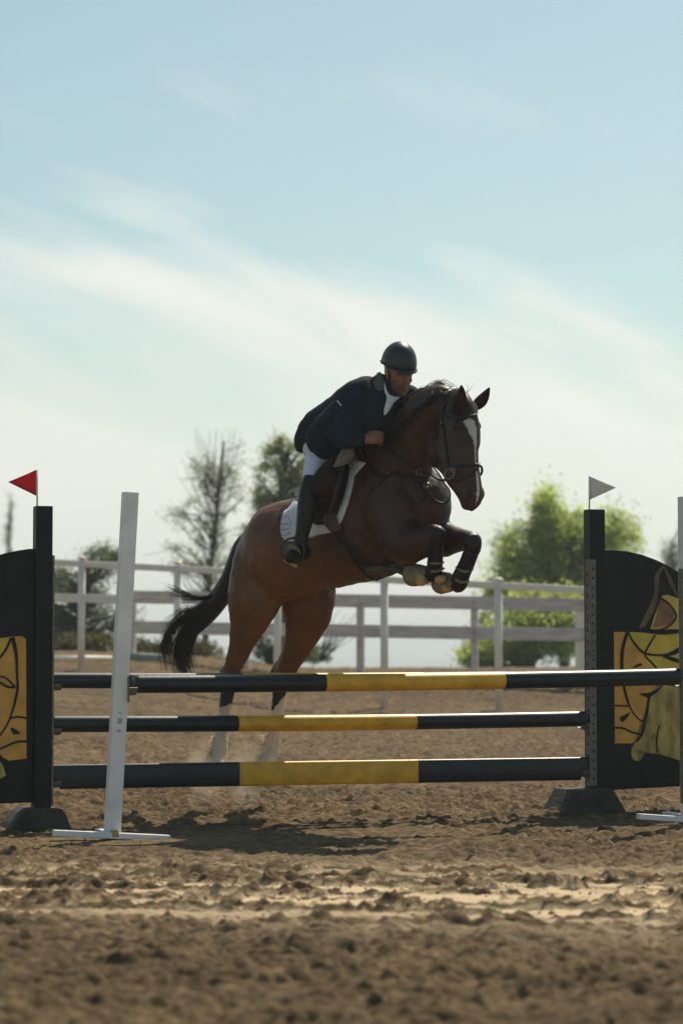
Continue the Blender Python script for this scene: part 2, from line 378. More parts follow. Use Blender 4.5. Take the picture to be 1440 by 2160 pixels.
    at2 = t.nodes.new('ShaderNodeAttribute'); at2.attribute_name = 'pack'
    m2 = t.nodes.new('ShaderNodeMix'); m2.data_type = 'RGBA'; t.links.new(mx.outputs[2], m2.inputs[6]); m2.inputs[7].default_value = (0.74, 0.58, 0.37, 1)
    pf = t.nodes.new('ShaderNodeMath'); pf.operation = 'MULTIPLY'; pf.inputs[1].default_value = 0.85; t.links.new(at2.outputs['Fac'], pf.inputs[0])
    t.links.new(pf.outputs[0], m2.inputs[0])
    # green-brown scrub soil beyond the arena
    sx = t.nodes.new('ShaderNodeSeparateXYZ'); t.links.new(tc.outputs['Object'], sx.inputs[0])
    fr = t.nodes.new('ShaderNodeMapRange'); fr.inputs[1].default_value = 38; fr.inputs[2].default_value = 60; t.links.new(sx.outputs[1], fr.inputs[0])
    m3 = t.nodes.new('ShaderNodeMix'); m3.data_type = 'RGBA'; t.links.new(fr.outputs[0], m3.inputs[0]); t.links.new(m2.outputs[2], m3.inputs[6]); m3.inputs[7].default_value = (0.16, 0.16, 0.10, 1)
    t.links.new(m3.outputs[2], p.inputs['Base Color'])
    bm_ = t.nodes.new('ShaderNodeBump'); bm_.inputs['Strength'].default_value = 0.9; bm_.inputs['Distance'].default_value = 0.012
    t.links.new(noise(55, 8, 0.7), bm_.inputs['Height']); t.links.new(bm_.outputs[0], p.inputs['Normal'])
    me.materials.append(m)
    return o
build_ground()
def gz(x, y): return float(base_z(x, y))

# distant ridge
def ridge(name, Y, ytop, x0, x1, seed, col, amp):
    m = mat(name+'_mat', col, 0.95, 0.2, 0.01)
    bm = bmesh.new(); n = 120; t_, b_ = [], []
    for i in range(n+1):
        px = x0+(x1-x0)*i/n; py = ytop-amp*(mnoise.noise(Vector((px*0.004, seed, 0)))+0.4*mnoise.noise(Vector((px*0.02, seed, 3))))
        p = at(px, py, Y); t_.append(bm.verts.new((p.x, Y+150, p.z))); b_.append(bm.verts.new((p.x, Y-250, -9)))
    bk = [bm.verts.new((v.co.x, Y+500, -9)) for v in t_]
    for i in range(n):
        bm.faces.new((b_[i], b_[i+1], t_[i+1], t_[i])); bm.faces.new((t_[i], t_[i+1], bk[i+1], bk[i]))
    o = obj(name, bm, m); o['kind'] = 'structure'
ridge('hills', 2600, 1388, -6000, 7500, 3.0, (0.16, 0.19, 0.20), 9)

# ------------------------------------------------------------------ the jump
PL, PR = Vector((-1.85, 15.75, 0)), Vector((1.745, 17.0, 0))            # black posts
U = (PR-PL).normalized(); NF = Vector((U.y, -U.x, 0))                   # along the rails, towards the camera
WL, WR = at(237, 1765, 15.05), at(1452, 1737, 16.2)
WL.z = 0; WR.z = 0.03
def on_plane(px, py, P0, n=NF):
    d = ray(px, py); t = (P0-CAMP).dot(n)/d.dot(n); return CAMP+d*t
ZR = gz(PR.x, PR.y)+0.02
def pole(name, a, b, rad, cuts, label, plank=None):
    """a,b world ends; cuts fractions where colour changes"""
    cuts = [max(0.01, min(0.99, min((abs(proj(a.lerp(b, i/2000))[0]-c), i/2000) for i in range(2001))[1])) for c in cuts]
    bm = bmesh.new(); d = (b-a).normalized(); L = (b-a).length; side = NF.copy(); up = d.cross(side).normalized()
    if up.z < 0: up = -up
    n = 28; prev = None; fr = [0]+[c for c in cuts]+[1]
    ts = sorted(set([0, 0.0015]+[i/120 for i in range(1, 120)]+list(cuts)+[0.9985, 1]))
    rings = []
    for t in ts:
        c = a+d*L*t; r = rad*(0.88 if t in (0, 1) else 1)
        wob = 1+0.012*mnoise.noise(Vector((t*9, rad*90, a.z*7)))
        bend = -0.010*math.sin(math.pi*t)
        rg = []
        for j in range(n):
            an = 2*math.pi*j/n; x_, y_ = math.cos(an), math.sin(an)
            if plank:
                hh, tt = plank; yy = math.copysign(min(abs(y_)*1.6, 1), y_)
                yy = (hh-tt)*(1 if y_ > 0 else -1)+tt*y_ if abs(y_) > 1e-6 else 0
                end = min(t, 1-t)*L
                if yy < 0 and end < 0.05: yy = yy
                sh = max(0.0, 0.06-end)*(-0.0)
                cc = c+side*(tt*x_)+up*yy
                if y_ < 0 and end < 0.06: cc = cc+d*(0.055*(1 if t < .5 else -1)*(1-end/0.06))
                rg.append(bm.verts.new(cc))
            else:
                rg.append(bm.verts.new(c+(side*x_+up*y_)*r*wob+Vector((0, 0, bend))))
        rings.append(rg)
    for i in range(len(ts)-1):
        tm = (ts[i]+ts[i+1])/2; mi = 1 if cuts[0] < tm < cuts[1] else 0
        for j in range(n):
            f = bm.faces.new((rings[i][j], rings[i][(j+1) % n], rings[i+1][(j+1) % n], rings[i+1][j])); f.material_index = mi
    bm.faces.new(rings[0][::-1]).material_index = 0; bm.faces.new(rings[-1]).material_index = 0
    o = obj(name, bm, ['black_pole', 'yellow'])
    tag(o, label, 'jump plank' if plank else 'jump pole', 'black and yellow rails of the jump')
    return o
def lineY(px, A, B):
    d = ray(px, 1400); n = Vector(((B-A).y, -(B-A).x, 0)); t = (A-CAMP).dot(n)/d.dot(n); return d.y*t
def rpole(px, py): return at(px, py, lineY(px, PL, PR))
def fpole(px, py): return at(px, py, lineY(px, WL, WR))
pole('jump_pole', rpole(103, 1435), rpole(1240, 1429), 0.049, (510, 890), 'top rail of the back row, almost hidden behind the front rail')
pole('jump_pole', rpole(105, 1527), rpole(1233, 1516), 0.051, (500, 875), 'middle rail of the back row, black ends and yellow centre, below the two top rails')
pole('jump_plank', rpole(110, 1639), rpole(1238, 1621), 0.0, (504, 880), 'deep flat plank, lowest of the rails, black with yellow centre', plank=(0.076, 0.022))
pole('jump_pole', fpole(282, 1443), fpole(1430, 1427), 0.0525, (684, 1061), 'front rail on its own in the white cups, nearest the camera, black with yellow centre')

YP = EY
def decal(name, pts, P0, parent, m, lift, thick=0.0015):
    bm = bmesh.new(); p3 = [on_plane(x, y, P0)+NF*lift for x, y in pts]
    f = bm.faces.new([bm.verts.new(p) for p in p3]); bmesh.ops.triangulate(bm, faces=[f])
    r = bmesh.ops.extrude_face_region(bm, geom=bm.faces[:]); 
    for v in [g for g in r['geom'] if isinstance(g, bmesh.types.BMVert)]: v.co += NF*thick
    return obj(name, bm, m, parent, smooth=False)
def stroke(bm, pts, w, P0, lift, ww=None):
    """flat painted line given in picture points, w in points"""
    q = [np.array(p, float) for p in resample([(*p, (ww[i] if ww else w)) for i, p in enumerate(pts)], 6)] if len(pts) > 2 else [np.array((*p, w), float) for p in pts]
    L, Rr = [], []
    for i, p in enumerate(q):
        t = q[min(i+1, len(q)-1)][:2]-q[max(i-1, 0)][:2]; t /= (np.linalg.norm(t)+1e-9); nn = np.array((-t[1], t[0]))*max(p[2], 0.3)/2
        L.append(bm.verts.new(on_plane(*(p[:2]+nn), P0)+NF*lift)); Rr.append(bm.verts.new(on_plane(*(p[:2]-nn), P0)+NF*lift))
    for i in range(len(q)-1): bm.faces.new((L[i], L[i+1], Rr[i+1], Rr[i]))
MT['ochre'] = mat('ochre_paint', (0.60, 0.31, 0.045), 0.5, 0.18, 9, 0.2, 40)
MT['oldyellow'] = mat('old_yellow_paint', (0.58, 0.43, 0.045), 0.5, 0.18, 9, 0.2, 40)
MT['khaki'] = mat('khaki_brushed_paint', (0.36, 0.28, 0.075), 0.6, 0.45, 7, 0.2, 40, stretch=(3, 3, 1))
MT['umber'] = mat('umber_brushed_paint', (0.11, 0.07, 0.028), 0.6, 0.35, 9, 0.2, 40)
MT['sienna'] = mat('sienna_paint', (0.24, 0.125, 0.06), 0.6, 0.3, 9, 0.2, 40)

def standard(P, zb, pxl, pxr, ytop, ykey, keyside, label, cup_ys, wing, base_poly, ybot):
    P = Vector((P.x, P.y, zb)); r = thing('jump_standard', label, 'jump standard', P, 'black winged standards at the back of the jump')
    w = (pxr-pxl)/FPX*P.y/2/abs(U.x)*0.93; c0 = at((pxl+pxr)/2, ybot, P.y); c1 = at((pxl+pxr)/2, ytop, P.y)
    cx = Vector(((c0.x+c1.x)/2, P.y, 0)); z0 = zb+0.06; z1 = c1.z
    bm = bmesh.new(); box(bm, (cx.x, cx.y, (z0+z1)/2), U, NF, EZ, w, 0.05, (z1-z0)/2)
    post = bevel(obj('post', bm, 'black_paint', r, smooth=False), 0.004)
    # pinned key strip of the cups, on the inner front edge
    zk = at(pxl, ykey, P.y).z; sx = cx+U*(keyside*(w+0.006))+NF*0.028
    bm = bmesh.new(); kb = z0+0.09
    box(bm, (sx.x, sx.y, (kb+zk)/2), U, NF, EZ, 0.0055, 0.030, (zk-kb)/2)
    nk = len(bm.faces)
    z = kb+0.05
    while z < zk-0.02:
        q = sx+U*(keyside*0.006)
        box(bm, (q.x, q.y, z), U, NF, EZ, 0.0012, 0.009, 0.012); z += 0.075
    bm.faces.ensure_lookup_table()
    for f in bm.faces[nk:]: f.material_index = 1
    obj('key_strip', bm, ['galv', 'black_paint'], r, smooth=False)
    bm = bmesh.new(); fs = cx+U*(keyside*(w-0.018))+NF*0.0525
    box(bm, (fs.x, fs.y, (kb+zk)/2), U, NF, EZ, 0.021, 0.002, (zk-kb)/2)
    z = kb+0.05
    while z < zk-0.02:
        q = fs+NF*0.0032; box(bm, (q.x, q.y, z), U, NF, EZ, 0.005, 0.0012, 0.008); z += 0.060
    bm.faces.ensure_lookup_table()
    for f in bm.faces[6:]: f.material_index = 1
    if keyside < 0: obj('face_strip', bm, ['galv', 'black_paint'], r, smooth=False)
    else: bm.free()
    # cups carrying the rails
    for yc in cup_ys:
        c = at((pxl+pxr)/2, yc, P.y); q = cx+U*(keyside*(w+0.035)); bm = bmesh.new()
        for i in range(9):
            a0 = math.pi*(1.12+0.76*i/9); a1 = math.pi*(1.12+0.76*(i+1)/9); rr = 0.060
            p0 = Vector((q.x, q.y, c.z))+NF*math.cos(a0)*rr+EZ*math.sin(a0)*rr; p1 = Vector((q.x, q.y, c.z))+NF*math.cos(a1)*rr+EZ*math.sin(a1)*rr
            m_ = (p0+p1)/2; tt = (p1-p0); box(bm, m_, U, tt.normalized(), U.cross(tt).normalized(), 0.028, tt.length/2, 0.003)
        q2 = cx+U*(keyside*(w+0.015)); box(bm, (q2.x, q2.y, c.z-0.02), U, NF, EZ, 0.003, 0.03, 0.055)
        obj('cup', bm, 'galv', r, smooth=False)
    # wing panel
    bm = bmesh.new(); p3 = [on_plane(x, y, P) for x, y in wing]
    prism(bm, [p-NF*0.012 for p in p3], NF*0.030); pan = bevel(obj('wing_panel', bm, 'black_paint', r, smooth=False), 0.003)
    # foot: sloping block lying across the line of the jump
    bm = bmesh.new(); p3 = [on_plane(x, y, P+NF*0.16) for x, y in base_poly]
    fx = [Vector((p.x, p.y, max(p.z, zb-0.03))) for p in p3]
    prism(bm, fx, -NF*0.34); bevel(obj('base', bm, 'foot', r, smooth=False), 0.008)
    return r, P, pan
stR, P_R, panR = standard(PR, ZR, 1236, 1272, 1075, 1181, -1, 'black standard on the right with painted horse-face wing and grey key strip', (1429, 1518, 1618),
    [(1262, 1161), (1290, 1160), (1320, 1163), (1350, 1170), (1380, 1181), (1405, 1193), (1430, 1208), (1475, 1242), (1510, 1280), (1530, 1330), (1530, 1655), (1425, 1659), (1270, 1667)],
    [(1214, 1667), (1292, 1664), (1322, 1716), (1330, 1735), (1180, 1735), (1188, 1712)], 1700)
stL, P_L, panL = standard(PL, 0.0, 71, 107, 1068, 1172, 1, 'black standard on the left with painted wing, cut by the picture edge', (1435, 1529, 1640),
    [(82, 1158), (60, 1158), (40, 1161), (15, 1166), (-10, 1173), (-50, 1190), (-95, 1215), (-140, 1255), (-165, 1310), (-165, 1700), (82, 1692)],
    [(62, 1706), (132, 1706), (142, 1722), (154, 1756), (18, 1760), (30, 1738), (48, 1716)], 1730)
# paintwork on the right wing
L1, L2, L3, L4 = 0.0195, 0.0215, 0.0235, 0.0255
art = decal('painted_face', [(1291, 1331), (1318, 1329), (1345, 1332), (1385, 1336), (1428, 1334), (1480, 1330), (1500, 1345), (1500, 1450), (1420, 1440), (1385, 1440), (1366, 1468), (1358, 1500), (1352, 1540), (1341, 1560), (1328, 1568), (1293, 1568)], P_R, panR, 'ochre', L1)
decal('painted_brow', [(1322, 1331), (1345, 1333), (1385, 1337), (1428, 1335), (1478, 1332), (1478, 1408), (1425, 1412), (1385, 1420), (1362, 1405), (1352, 1380), (1332, 1358)], P_R, panR, 'oldyellow', L2)
decal('painted_ear', [(1393, 1256), (1405, 1255), (1425, 1262), (1480, 1262), (1480, 1328), (1428, 1326), (1400, 1328), (1368, 1327), (1376, 1300), (1386, 1280)], P_R, panR, 'oldyellow', L1)
decal('painted_ear_inner', [(1389, 1262), (1404, 1272), (1417, 1290), (1417, 1308), (1405, 1320), (1372, 1325), (1380, 1298)], P_R, panR, 'sienna', L2)
decal('painted_mane', round_poly([(1385, 1446), (1420, 1449), (1450, 1470), (1470, 1602), (1412, 1598), (1388, 1587), (1381, 1560), (1373, 1548), (1357, 1578), (1347, 1603), (1330, 1600), (1329, 1577), (1350, 1550), (1365, 1520), (1361, 1490), (1372, 1462)], 3), P_R, panR, 'khaki', L2)
bm = bmesh.new(); stroke(bm, [(1396, 1193), (1382, 1214), (1380, 1245), (1372, 1280), (1352, 1322)], 10, P_R, L3, [3, 10, 9, 12, 6]); stroke(bm, [(1397, 1196), (1410, 1226), (1424, 1258)], 7, P_R, L3, [3, 8, 4])
stroke(bm, [(1372, 1268), (1366, 1290), (1345, 1325)], 8, P_R, L3+.0004, [6, 12, 5])
obj('painted_strands', bm, 'umber', panR, smooth=False)
bm = bmesh.new(); K = L4
stroke(bm, [(1290, 1331), (1345, 1332), (1390, 1337), (1428, 1334)], 4, P_R, K)
stroke(bm, [(1365, 1329), (1390, 1328), (1412, 1316), (1421, 1298), (1408, 1276), (1390, 1262)], 4, P_R, K+.0003)
stroke(bm, [(1322, 1336), (1333, 1356), (1356, 1378), (1394, 1382), (1418, 1376), (1432, 1366)], 4, P_R, K+.0002, [4, 4, 5, 5, 10, 8])
stroke(bm, [(1392, 1383), (1412, 1390), (1432, 1396)], 6, P_R, K+.0004, [4, 9, 8])
stroke(bm, [(1320, 1332), (1310, 1362), (1307, 1400), (1310, 1440), (1317, 1470), (1327, 1497), (1343, 1517), (1354, 1521)], 5, P_R, K+.0006, [7, 7, 7, 5, 5, 3, 3, 4])
stroke(bm, [(1377, 1340), (1362, 1365), (1356, 1382), (1372, 1400), (1384, 1415)], 4, P_R, K+.0008)
stroke(bm, [(1290, 1488), (1322, 1489)], 3.5, P_R, K+.0002)
stroke(bm, [(1304, 1518), (1312, 1514), (1324, 1503)], 8, P_R, K+.0002, [10, 10, 2])
stroke(bm, [(1290, 1535), (1310, 1536), (1328, 1544), (1348, 1549)], 4, P_R, K+.0002)
stroke(bm, [(1344, 1463), (1362, 1466), (1382, 1456), (1392, 1444)], 6, P_R, K+.0002, [2, 9, 5, 3])
stroke(bm, [(1364, 1470), (1360, 1500), (1354, 1525), (1350, 1546), (1338, 1564)], 5, P_R, K+.001)
stroke(bm, [(1330, 1408), (1342, 1403), (1350, 1402)], 5, P_R, K+.0002, [2, 6, 4])
stroke(bm, [(1386, 1530), (1380, 1560), (1382, 1586)], 3, P_R, K+.0002)
obj('painted_lines', bm, 'black_paint', panR, smooth=False)
bm = bmesh.new(); a_ = on_plane(1284, 1655, P_R)+NF*0.024; b_ = on_plane(1528, 1641, P_R)+NF*0.024
box(bm, (a_+b_)/2, (b_-a_).normalized(), NF, EZ, (b_-a_).length/2, 0.006, 0.016); bevel(obj('bottom_batten', bm, 'black_paint', panR, smooth=False), 0.003)
# paintwork on the left wing
decal('painted_face', [(-100, 1360), (0, 1346), (22, 1343), (45, 1342), (54, 1348), (55, 1600), (18, 1604), (5, 1597), (-10, 1580), (-40, 1560), (-100, 1560)], P_L, panL, 'ochre', L1)
decal('painted_brow', [(-60, 1352), (0, 1346.5), (21, 1345), (15, 1368), (0, 1386), (-60, 1400)], P_L, panL, 'oldyellow', L2)
decal('painted_mane', [(-60, 1575), (-12, 1590), (4, 1612), (12, 1635), (0, 1642), (-60, 1650)], P_L, panL, 'khaki', L2)
bm = bmesh.new()
stroke(bm, [(25, 1344), (33, 1380), (35, 1425), (36, 1452), (30, 1482), (18, 1520), (0, 1549), (-20, 1560)], 5, P_L, K, [9, 7, 5, 6, 5, 4, 4, 4])
stroke(bm, [(-20, 1430), (0, 1427), (14, 1432), (31, 1449)], 4, P_L, K+.0003); stroke(bm, [(-20, 1432), (0, 1440), (14, 1448), (31, 1450)], 5, P_L, K+.0006)
stroke(bm, [(18, 1515), (38, 1512), (58, 1516)], 4, P_L, K+.0003); stroke(bm, [(22, 1535), (30, 1543), (41, 1546)], 8, P_L, K+.0003, [3, 11, 3])
stroke(bm, [(-4, 1581), (18, 1571), (38, 1564), (58, 1564)], 4.5, P_L, K+.0003); stroke(bm, [(22, 1346), (10, 1372), (-4, 1390)], 5, P_L, K+.0008)
obj('painted_lines', bm, 'black_paint', panL, smooth=False)

def white_standard(Wp, zb, pt, pb, ybase, cup_y, label, foot_pts, cup_side, key=False):
    r = thing('jump_standard', label, 'jump standard', (Wp.x, Wp.y, zb), 'slim white standards holding the front rail')
    b = at(*pb, Wp.y); t = at(*pt, Wp.y); d = (t-b).normalized()
    bm = bmesh.new(); w = 0.0435; n2 = NF; sx = d.cross(NF).normalized(); c = (b+t)/2
    box(bm, c, sx, NF, d, w, 0.035, (t-b).length/2); s = 1 if sx.dot(U) > 0 else -1
    # strip of holes on the inner side
    zz = 0.25
    while zz < (t-b).length*0.78:
        q = b+d*zz+sx*s*cup_side*(w+0.0005); box(bm, q, sx, NF, d, 0.0012, 0.007, 0.007); zz += 0.075
    bm.faces.ensure_lookup_table()
    for f in bm.faces[6:]: f.material_index = 1
    post = bevel(obj('post', bm, ['white_paint', 'black_paint'], r, smooth=False), 0.006, 3)
    if key:
        bm = bmesh.new(); q0 = b+d*0.1+sx*s*cup_side*(w+0.007)+NF*0.015; q1 = b+d*((t-b).length*0.775)+sx*s*cup_side*(w+0.007)+NF*0.015
        box(bm, (q0+q1)/2, sx, NF, d, 0.0055, 0.022, (q1-q0).length/2); ks = obj('key_strip', bm, 'galv', r, smooth=False)
    # flat foot bar along the rails, one across
    a, e = on_plane(*foot_pts[0], Vector((Wp.x, Wp.y, 0))+NF*0.05), on_plane(*foot_pts[1], Vector((Wp.x, Wp.y, 0))+NF*0.05)
    bm = bmesh.new(); dd = (e-a).normalized(); box(bm, (a+e)/2, dd, NF, dd.cross(NF), (e-a).length/2, 0.03, 0.018)
    bevel(obj('foot_bar', bm, 'white_paint', r, smooth=False), 0.004)
    bm = bmesh.new(); q = b+Vector((0, 0, 0.0)); box(bm, (q.x-NF.x*0.17, q.y-NF.y*0.17+0.0, zb+0.022), U, NF, EZ, 0.025, 0.16, 0.016)
    bevel(obj('cross_foot', bm, 'white_paint', r, smooth=False), 0.004)
    bm = bmesh.new(); box(bm, b-d*0.0+NF*0.060+EZ*0.0, U, NF, EZ, 0.020, 0.022, 0.020); bevel(obj('foot_bracket', bm, 'leather_tan', r, smooth=False), 0.003)
    # cup
    c = at(*cup_y, Wp.y); bm = bmesh.new(); 
    for i in range(9):
        a0 = math.pi*(1.10+0.8*i/9); a1 = math.pi*(1.10+0.8*(i+1)/9); rr = 0.063
        p0 = c+NF*math.cos(a0)*rr+EZ*math.sin(a0)*rr; p1 = c+NF*math.cos(a1)*rr+EZ*math.sin(a1)*rr; tt = p1-p0
        box(bm, (p0+p1)/2, U, tt.normalized(), U.cross(tt).normalized(), 0.024, tt.length/2, 0.003)
    box(bm, c-U*cup_side*0.022+EZ*-0.03, U, NF, EZ, 0.004, 0.034, 0.075); box(bm, c-U*cup_side*0.026+EZ*0.055, U, NF, EZ, 0.02, 0.006, 0.004)
    obj('cup', bm, 'galv', r, smooth=False)
    return r, post, b, d, sx
wl, wpost, wb, wd, wsx = white_standard(WL, 0.0, (275, 1039), (237, 1757), 1765, (277, 1443), 'slim leaning white standard on the left, standing free on a flat white foot', [(113, 1757), (357, 1768)], 1)
white_standard(WR, ZR-0.03, (1446, 1048), (1452, 1728), 1737, (1434, 1428), 'white standard at the right picture edge, in front of the painted wing', [(1345, 1722), (1560, 1737)], -1, key=True)
MT['fadedprint'] = mat('faded_grey_print', (0.40, 0.40, 0.40), 0.6)
# worn grey stickers on the left white post
bm = bmesh.new()
for zz, ww, hh in ((0.655, 0.013, 0.016), (0.602, 0.010, 0.004), (0.592, 0.016, 0.003), (0.700, 0.010, 0.003)):
    if zz != 0.655: bm = bmesh.new()
    q = wb+wd*zz+NF*0.0362; box(bm, q, wsx, NF, wd, ww, 0.0008, hh); obj('worn_sticker', bm, 'fadedprint', wpost, smooth=False)

# flags
def flag(name, P, pole_px, y0, y1, tri, m, label):
    r = thing('flag', label, 'flag', at(pole_px, y1, P.y), 'flags on the black standards')
    bm = bmesh.new(); tube(bm, [at(pole_px, y1, P.y), at(pole_px, y0, P.y)], 0.0055, 8); obj('stick', bm, 'white_paint', r)
    bm = bmesh.new(); a, b, c = [at(x, y, P.y-0.008) for x, y in tri]; n = 10; g = []
    for i in range(n+1):
        t = i/n; u0 = a.lerp(c, t); u1 = b.lerp(c, t); row = []
        for j in range(5):
            q = u0.lerp(u1, j/4); q.y += 0.012*math.sin(t*4.2+0.5)*t; row.append(bm.verts.new(q))
        g.append(row)
    for i in range(n):
        for j in range(4):
            try: bm.faces.new((g[i][j], g[i+1][j], g[i+1][j+1], g[i][j+1]))
            except Exception: pass
    bmesh.ops.remove_doubles(bm, verts=bm.verts[:], dist=1e-5)
    o = obj('pennant', bm, m, r); s = o.modifiers.new('s', 'SOLIDIFY'); s.thickness = 0.002
flag('flag', P_L, 79, 991, 1074, [(77, 991), (77, 1046), (18, 1017)], 'red', 'red triangular pennant on a thin white stick above the left standard')
flag('flag', P_R, 1242, 1004, 1080, [(1243, 1005), (1243, 1054), (1298, 1029)], 'whiteflag', 'white triangular pennant on a thin white stick above the right standard')

# ------------------------------------------------------------------ the horse
TH = R(46)
HF = Vector((math.cos(TH), -math.sin(TH), 0)); HR = Vector((-math.sin(TH), -math.cos(TH), 0))   # heading, horse's right
HH = R(52); GF = Vector((math.cos(HH), -math.sin(HH), 0)); GR = Vector((-math.sin(HH), -math.cos(HH), 0))   # the head turns a little more to the camera
def build_horse():
    bm = bmesh.new(); LAT = HR
    # trunk
    loft(bm, [(519, 1183, 17.00, .10, .09), (538, 1181, 16.95, .22, .19), (572, 1174, 16.88, .315, .27), (612, 1160, 16.80, .335, .29), (655, 1147, 16.72, .325, .28),
              (710, 1128, 16.60, .345, .295), (768, 1103, 16.47, .385, .30), (822, 1080, 16.33, .385, .275), (868, 1066, 16.20, .315, .235), (896, 1058, 16.12, .215, .18)], LAT, 32, 4)
    # withers, loin, breast
    loft(bm, [(690, 1040, 16.62, .14, .10), (745, 1000, 16.48, .15, .09), (800, 955, 16.33, .17, .09), (840, 935, 16.22, .15, .09)], LAT, 20, 3)
    loft(bm, [(850, 1010, 16.22, .20, .16), (888, 1040, 16.08, .17, .16), (902, 1075, 16.02, .15, .15), (890, 1120, 16.05, .13, .13), (850, 1160, 16.15, .12, .12)], HF, 20, 4)
    # neck
    loft(bm, [(822, 1030, 16.28, .30, .19), (842, 985, 16.18, .285, .165), (860, 943, 16.08, .235, .135), (876, 908, 15.96, .190, .115), (898, 876, 15.84, .160, .100), (926, 852, 15.72, .125, .09), (948, 846, 15.64, .085, .075)], LAT, 28, 5)
    # head: sections stand across the muzzle-poll axis
    HL = GR
    loft(bm, [(956, 838, 15.66, .085, .062), (962, 862, 15.60, .132, .083), (967, 893, 15.57, .158, .088), (969, 925, 15.55, .172, .088), (966, 956, 15.53, .178, .082), (972, 988, 15.50, .152, .074),
              (983, 1017, 15.47, .118, .070), (991, 1042, 15.45, .090, .066), (993, 1062, 15.44, .070, .056), (994, 1072, 15.44, .042, .040)], HL, 26, 5, egg=0.05)
    ell(bm, at(986, 866, 15.66), EX*.066, EY*.08, EZ*.070)
    ell(bm, at(922, 950, 15.76), EX*.075, EY*.10, EZ*.115)
    hc = lambda px, py, Y, f, r: at(px, py, Y)+GF*f+GR*r
    for s in (1, -1):
        ell(bm, hc(966, 935, 15.55, -.070, .048*s), GF*.095, GR*.044, EZ*.115)             # jowl
        ell(bm, hc(967, 900, 15.57, .070, .066*s), GF*.048, GR*.036, EZ*.042)              # eye socket
        ell(bm, hc(971, 955, 15.53, .035, .056*s), GF*.055, GR*.020, EZ*.095)              # cheek ridge
        ell(bm, hc(991, 1042, 15.45, .035, .040*s), GF*.040, GR*.030, EZ*.048)             # nostril bulge
        ell(bm, hc(962, 860, 15.60, .035, .045*s), GF*.07, GR*.035, EZ*.05)
    ell(bm, hc(991, 1064, 15.44, -.030, 0), GF*.036, GR*.040, EZ*.036)                     # lower lip and chin
    ell(bm, hc(993, 1054, 15.44, .020, 0), GF*.048, GR*.058, EZ*.054)
    # right fore (nearer)
    FREF = HR
    loft(bm, [(800, 1040, 16.10, .22, .09), (830, 1095, 16.02, .20, .11), (850, 1140, 15.96, .155, .105), (880, 1147, 15.86, .115, .09), (903, 1135, 15.78, .086, .075), (919, 1127, 15.73, .067, .060), (926, 1133, 15.72, .055, .055)], FREF, 18, 4)
    loft(bm, [(921, 1122, 15.73, .058, .055), (923, 1138, 15.74, .056, .052), (920, 1158, 15.77, .045, .042), (918, 1180, 15.81, .041, .038), (917, 1199, 15.84, .046, .042), (912, 1210, 15.87, .047, .043)], FREF, 16, 4)
    loft(bm, [(914, 1209, 15.86, .045, .042), (901, 1214, 15.90, .040, .040), (890, 1214, 15.94, .050, .048), (872, 1214, 15.99, .062, .058), (868, 1214, 16.0, .058, .054)], FREF, 16, 3)
    # left fore (farther, reaching)
    loft(bm, [(868, 1075, 16.25, .20, .10), (905, 1120, 16.15, .15, .11), (935, 1137, 15.98, .118, .095), (962, 1138, 15.84, .084, .075), (986, 1138, 15.72, .062, .060), (999, 1139, 15.66, .055, .055)], FREF, 18, 4)
    loft(bm, [(996, 1134, 15.67, .054, .052), (998, 1150, 15.66, .055, .052), (992, 1170, 15.69, .045, .042), (984, 1190, 15.73, .042, .039), (976, 1208, 15.77, .046, .043), (970, 1221, 15.80, .048, .044)], FREF, 16, 4)
    loft(bm, [(971, 1220, 15.80, .046, .042), (958, 1228, 15.84, .040, .040), (946, 1229, 15.88, .048, .046), (931, 1229, 15.93, .058, .055), (927, 1229, 15.94, .054, .050)], FREF, 16, 3)
    # hind legs; r1 across the picture, r2 in depth
    DREF = EY
    loft(bm, [(562, 1165, 16.86, .20, .14), (548, 1225, 16.83, .205, .15), (536, 1270, 16.84, .180, .15), (528, 1300, 16.87, .148, .13), (517, 1335, 16.92, .108, .10), (506, 1370, 16.98, .080, .08), (493, 1402, 17.04, .066, .066), (484, 1425, 17.06, .060, .06),
              (480, 1450, 17.06, .052, .054), (477, 1480, 17.05, .044, .046), (472, 1520, 17.03, .042, .044), (467, 1553, 17.02, .050, .050), (464, 1574, 17.01, .060, .058), (462, 1594, 16.98, .050, .050), (459, 1610, 16.94, .045, .048), (457, 1630, 16.90, .060, .062), (456, 1640, 16.88, .060, .062)], DREF, 18, 4)
    loft(bm, [(487, 1395, 17.07, .03, .03), (472, 1416, 17.12, .026, .03), (471, 1440, 17.11, .02, .03)], DREF, 12, 3)   # point of hock
    loft(bm, [(640, 1165, 17.05, .20, .14), (648, 1225, 17.02, .195, .15), (649, 1270, 17.02, .185, .15), (646, 1305, 17.05, .158, .14), (637, 1340, 17.09, .118, .11), (624, 1372, 17.14, .094, .09), (608, 1402, 17.19, .078, .074), (596, 1427, 17.21, .064, .064),
              (590, 1452, 17.21, .055, .055), (586, 1482, 17.20, .048, .050), (581, 1520, 17.18, .044, .046), (576, 1553, 17.17, .052, .052), (571, 1576, 17.16, .062, .060), (569, 1595, 17.13, .052, .052), (566, 1612, 17.09, .045, .048), (563, 1632, 17.05, .060, .062), (562, 1641, 17.03, .060, .062)], DREF, 18, 4)
    loft(bm, [(597, 1393, 17.20, .03, .03), (578, 1416, 17.26, .028, .03), (576, 1442, 17.25, .02, .03)], DREF, 12, 3)
    # muscle forms
    ell(bm, at(598, 1150, 16.84)+HR*.13, HF*.20, HR*.14, EZ*.22); ell(bm, at(598, 1150, 16.84)-HR*.10, HF*.20, HR*.14, EZ*.22)
    ell(bm, at(572, 1225, 16.74), HF*.13, HR*.08, EZ*.13)                                  # stifle
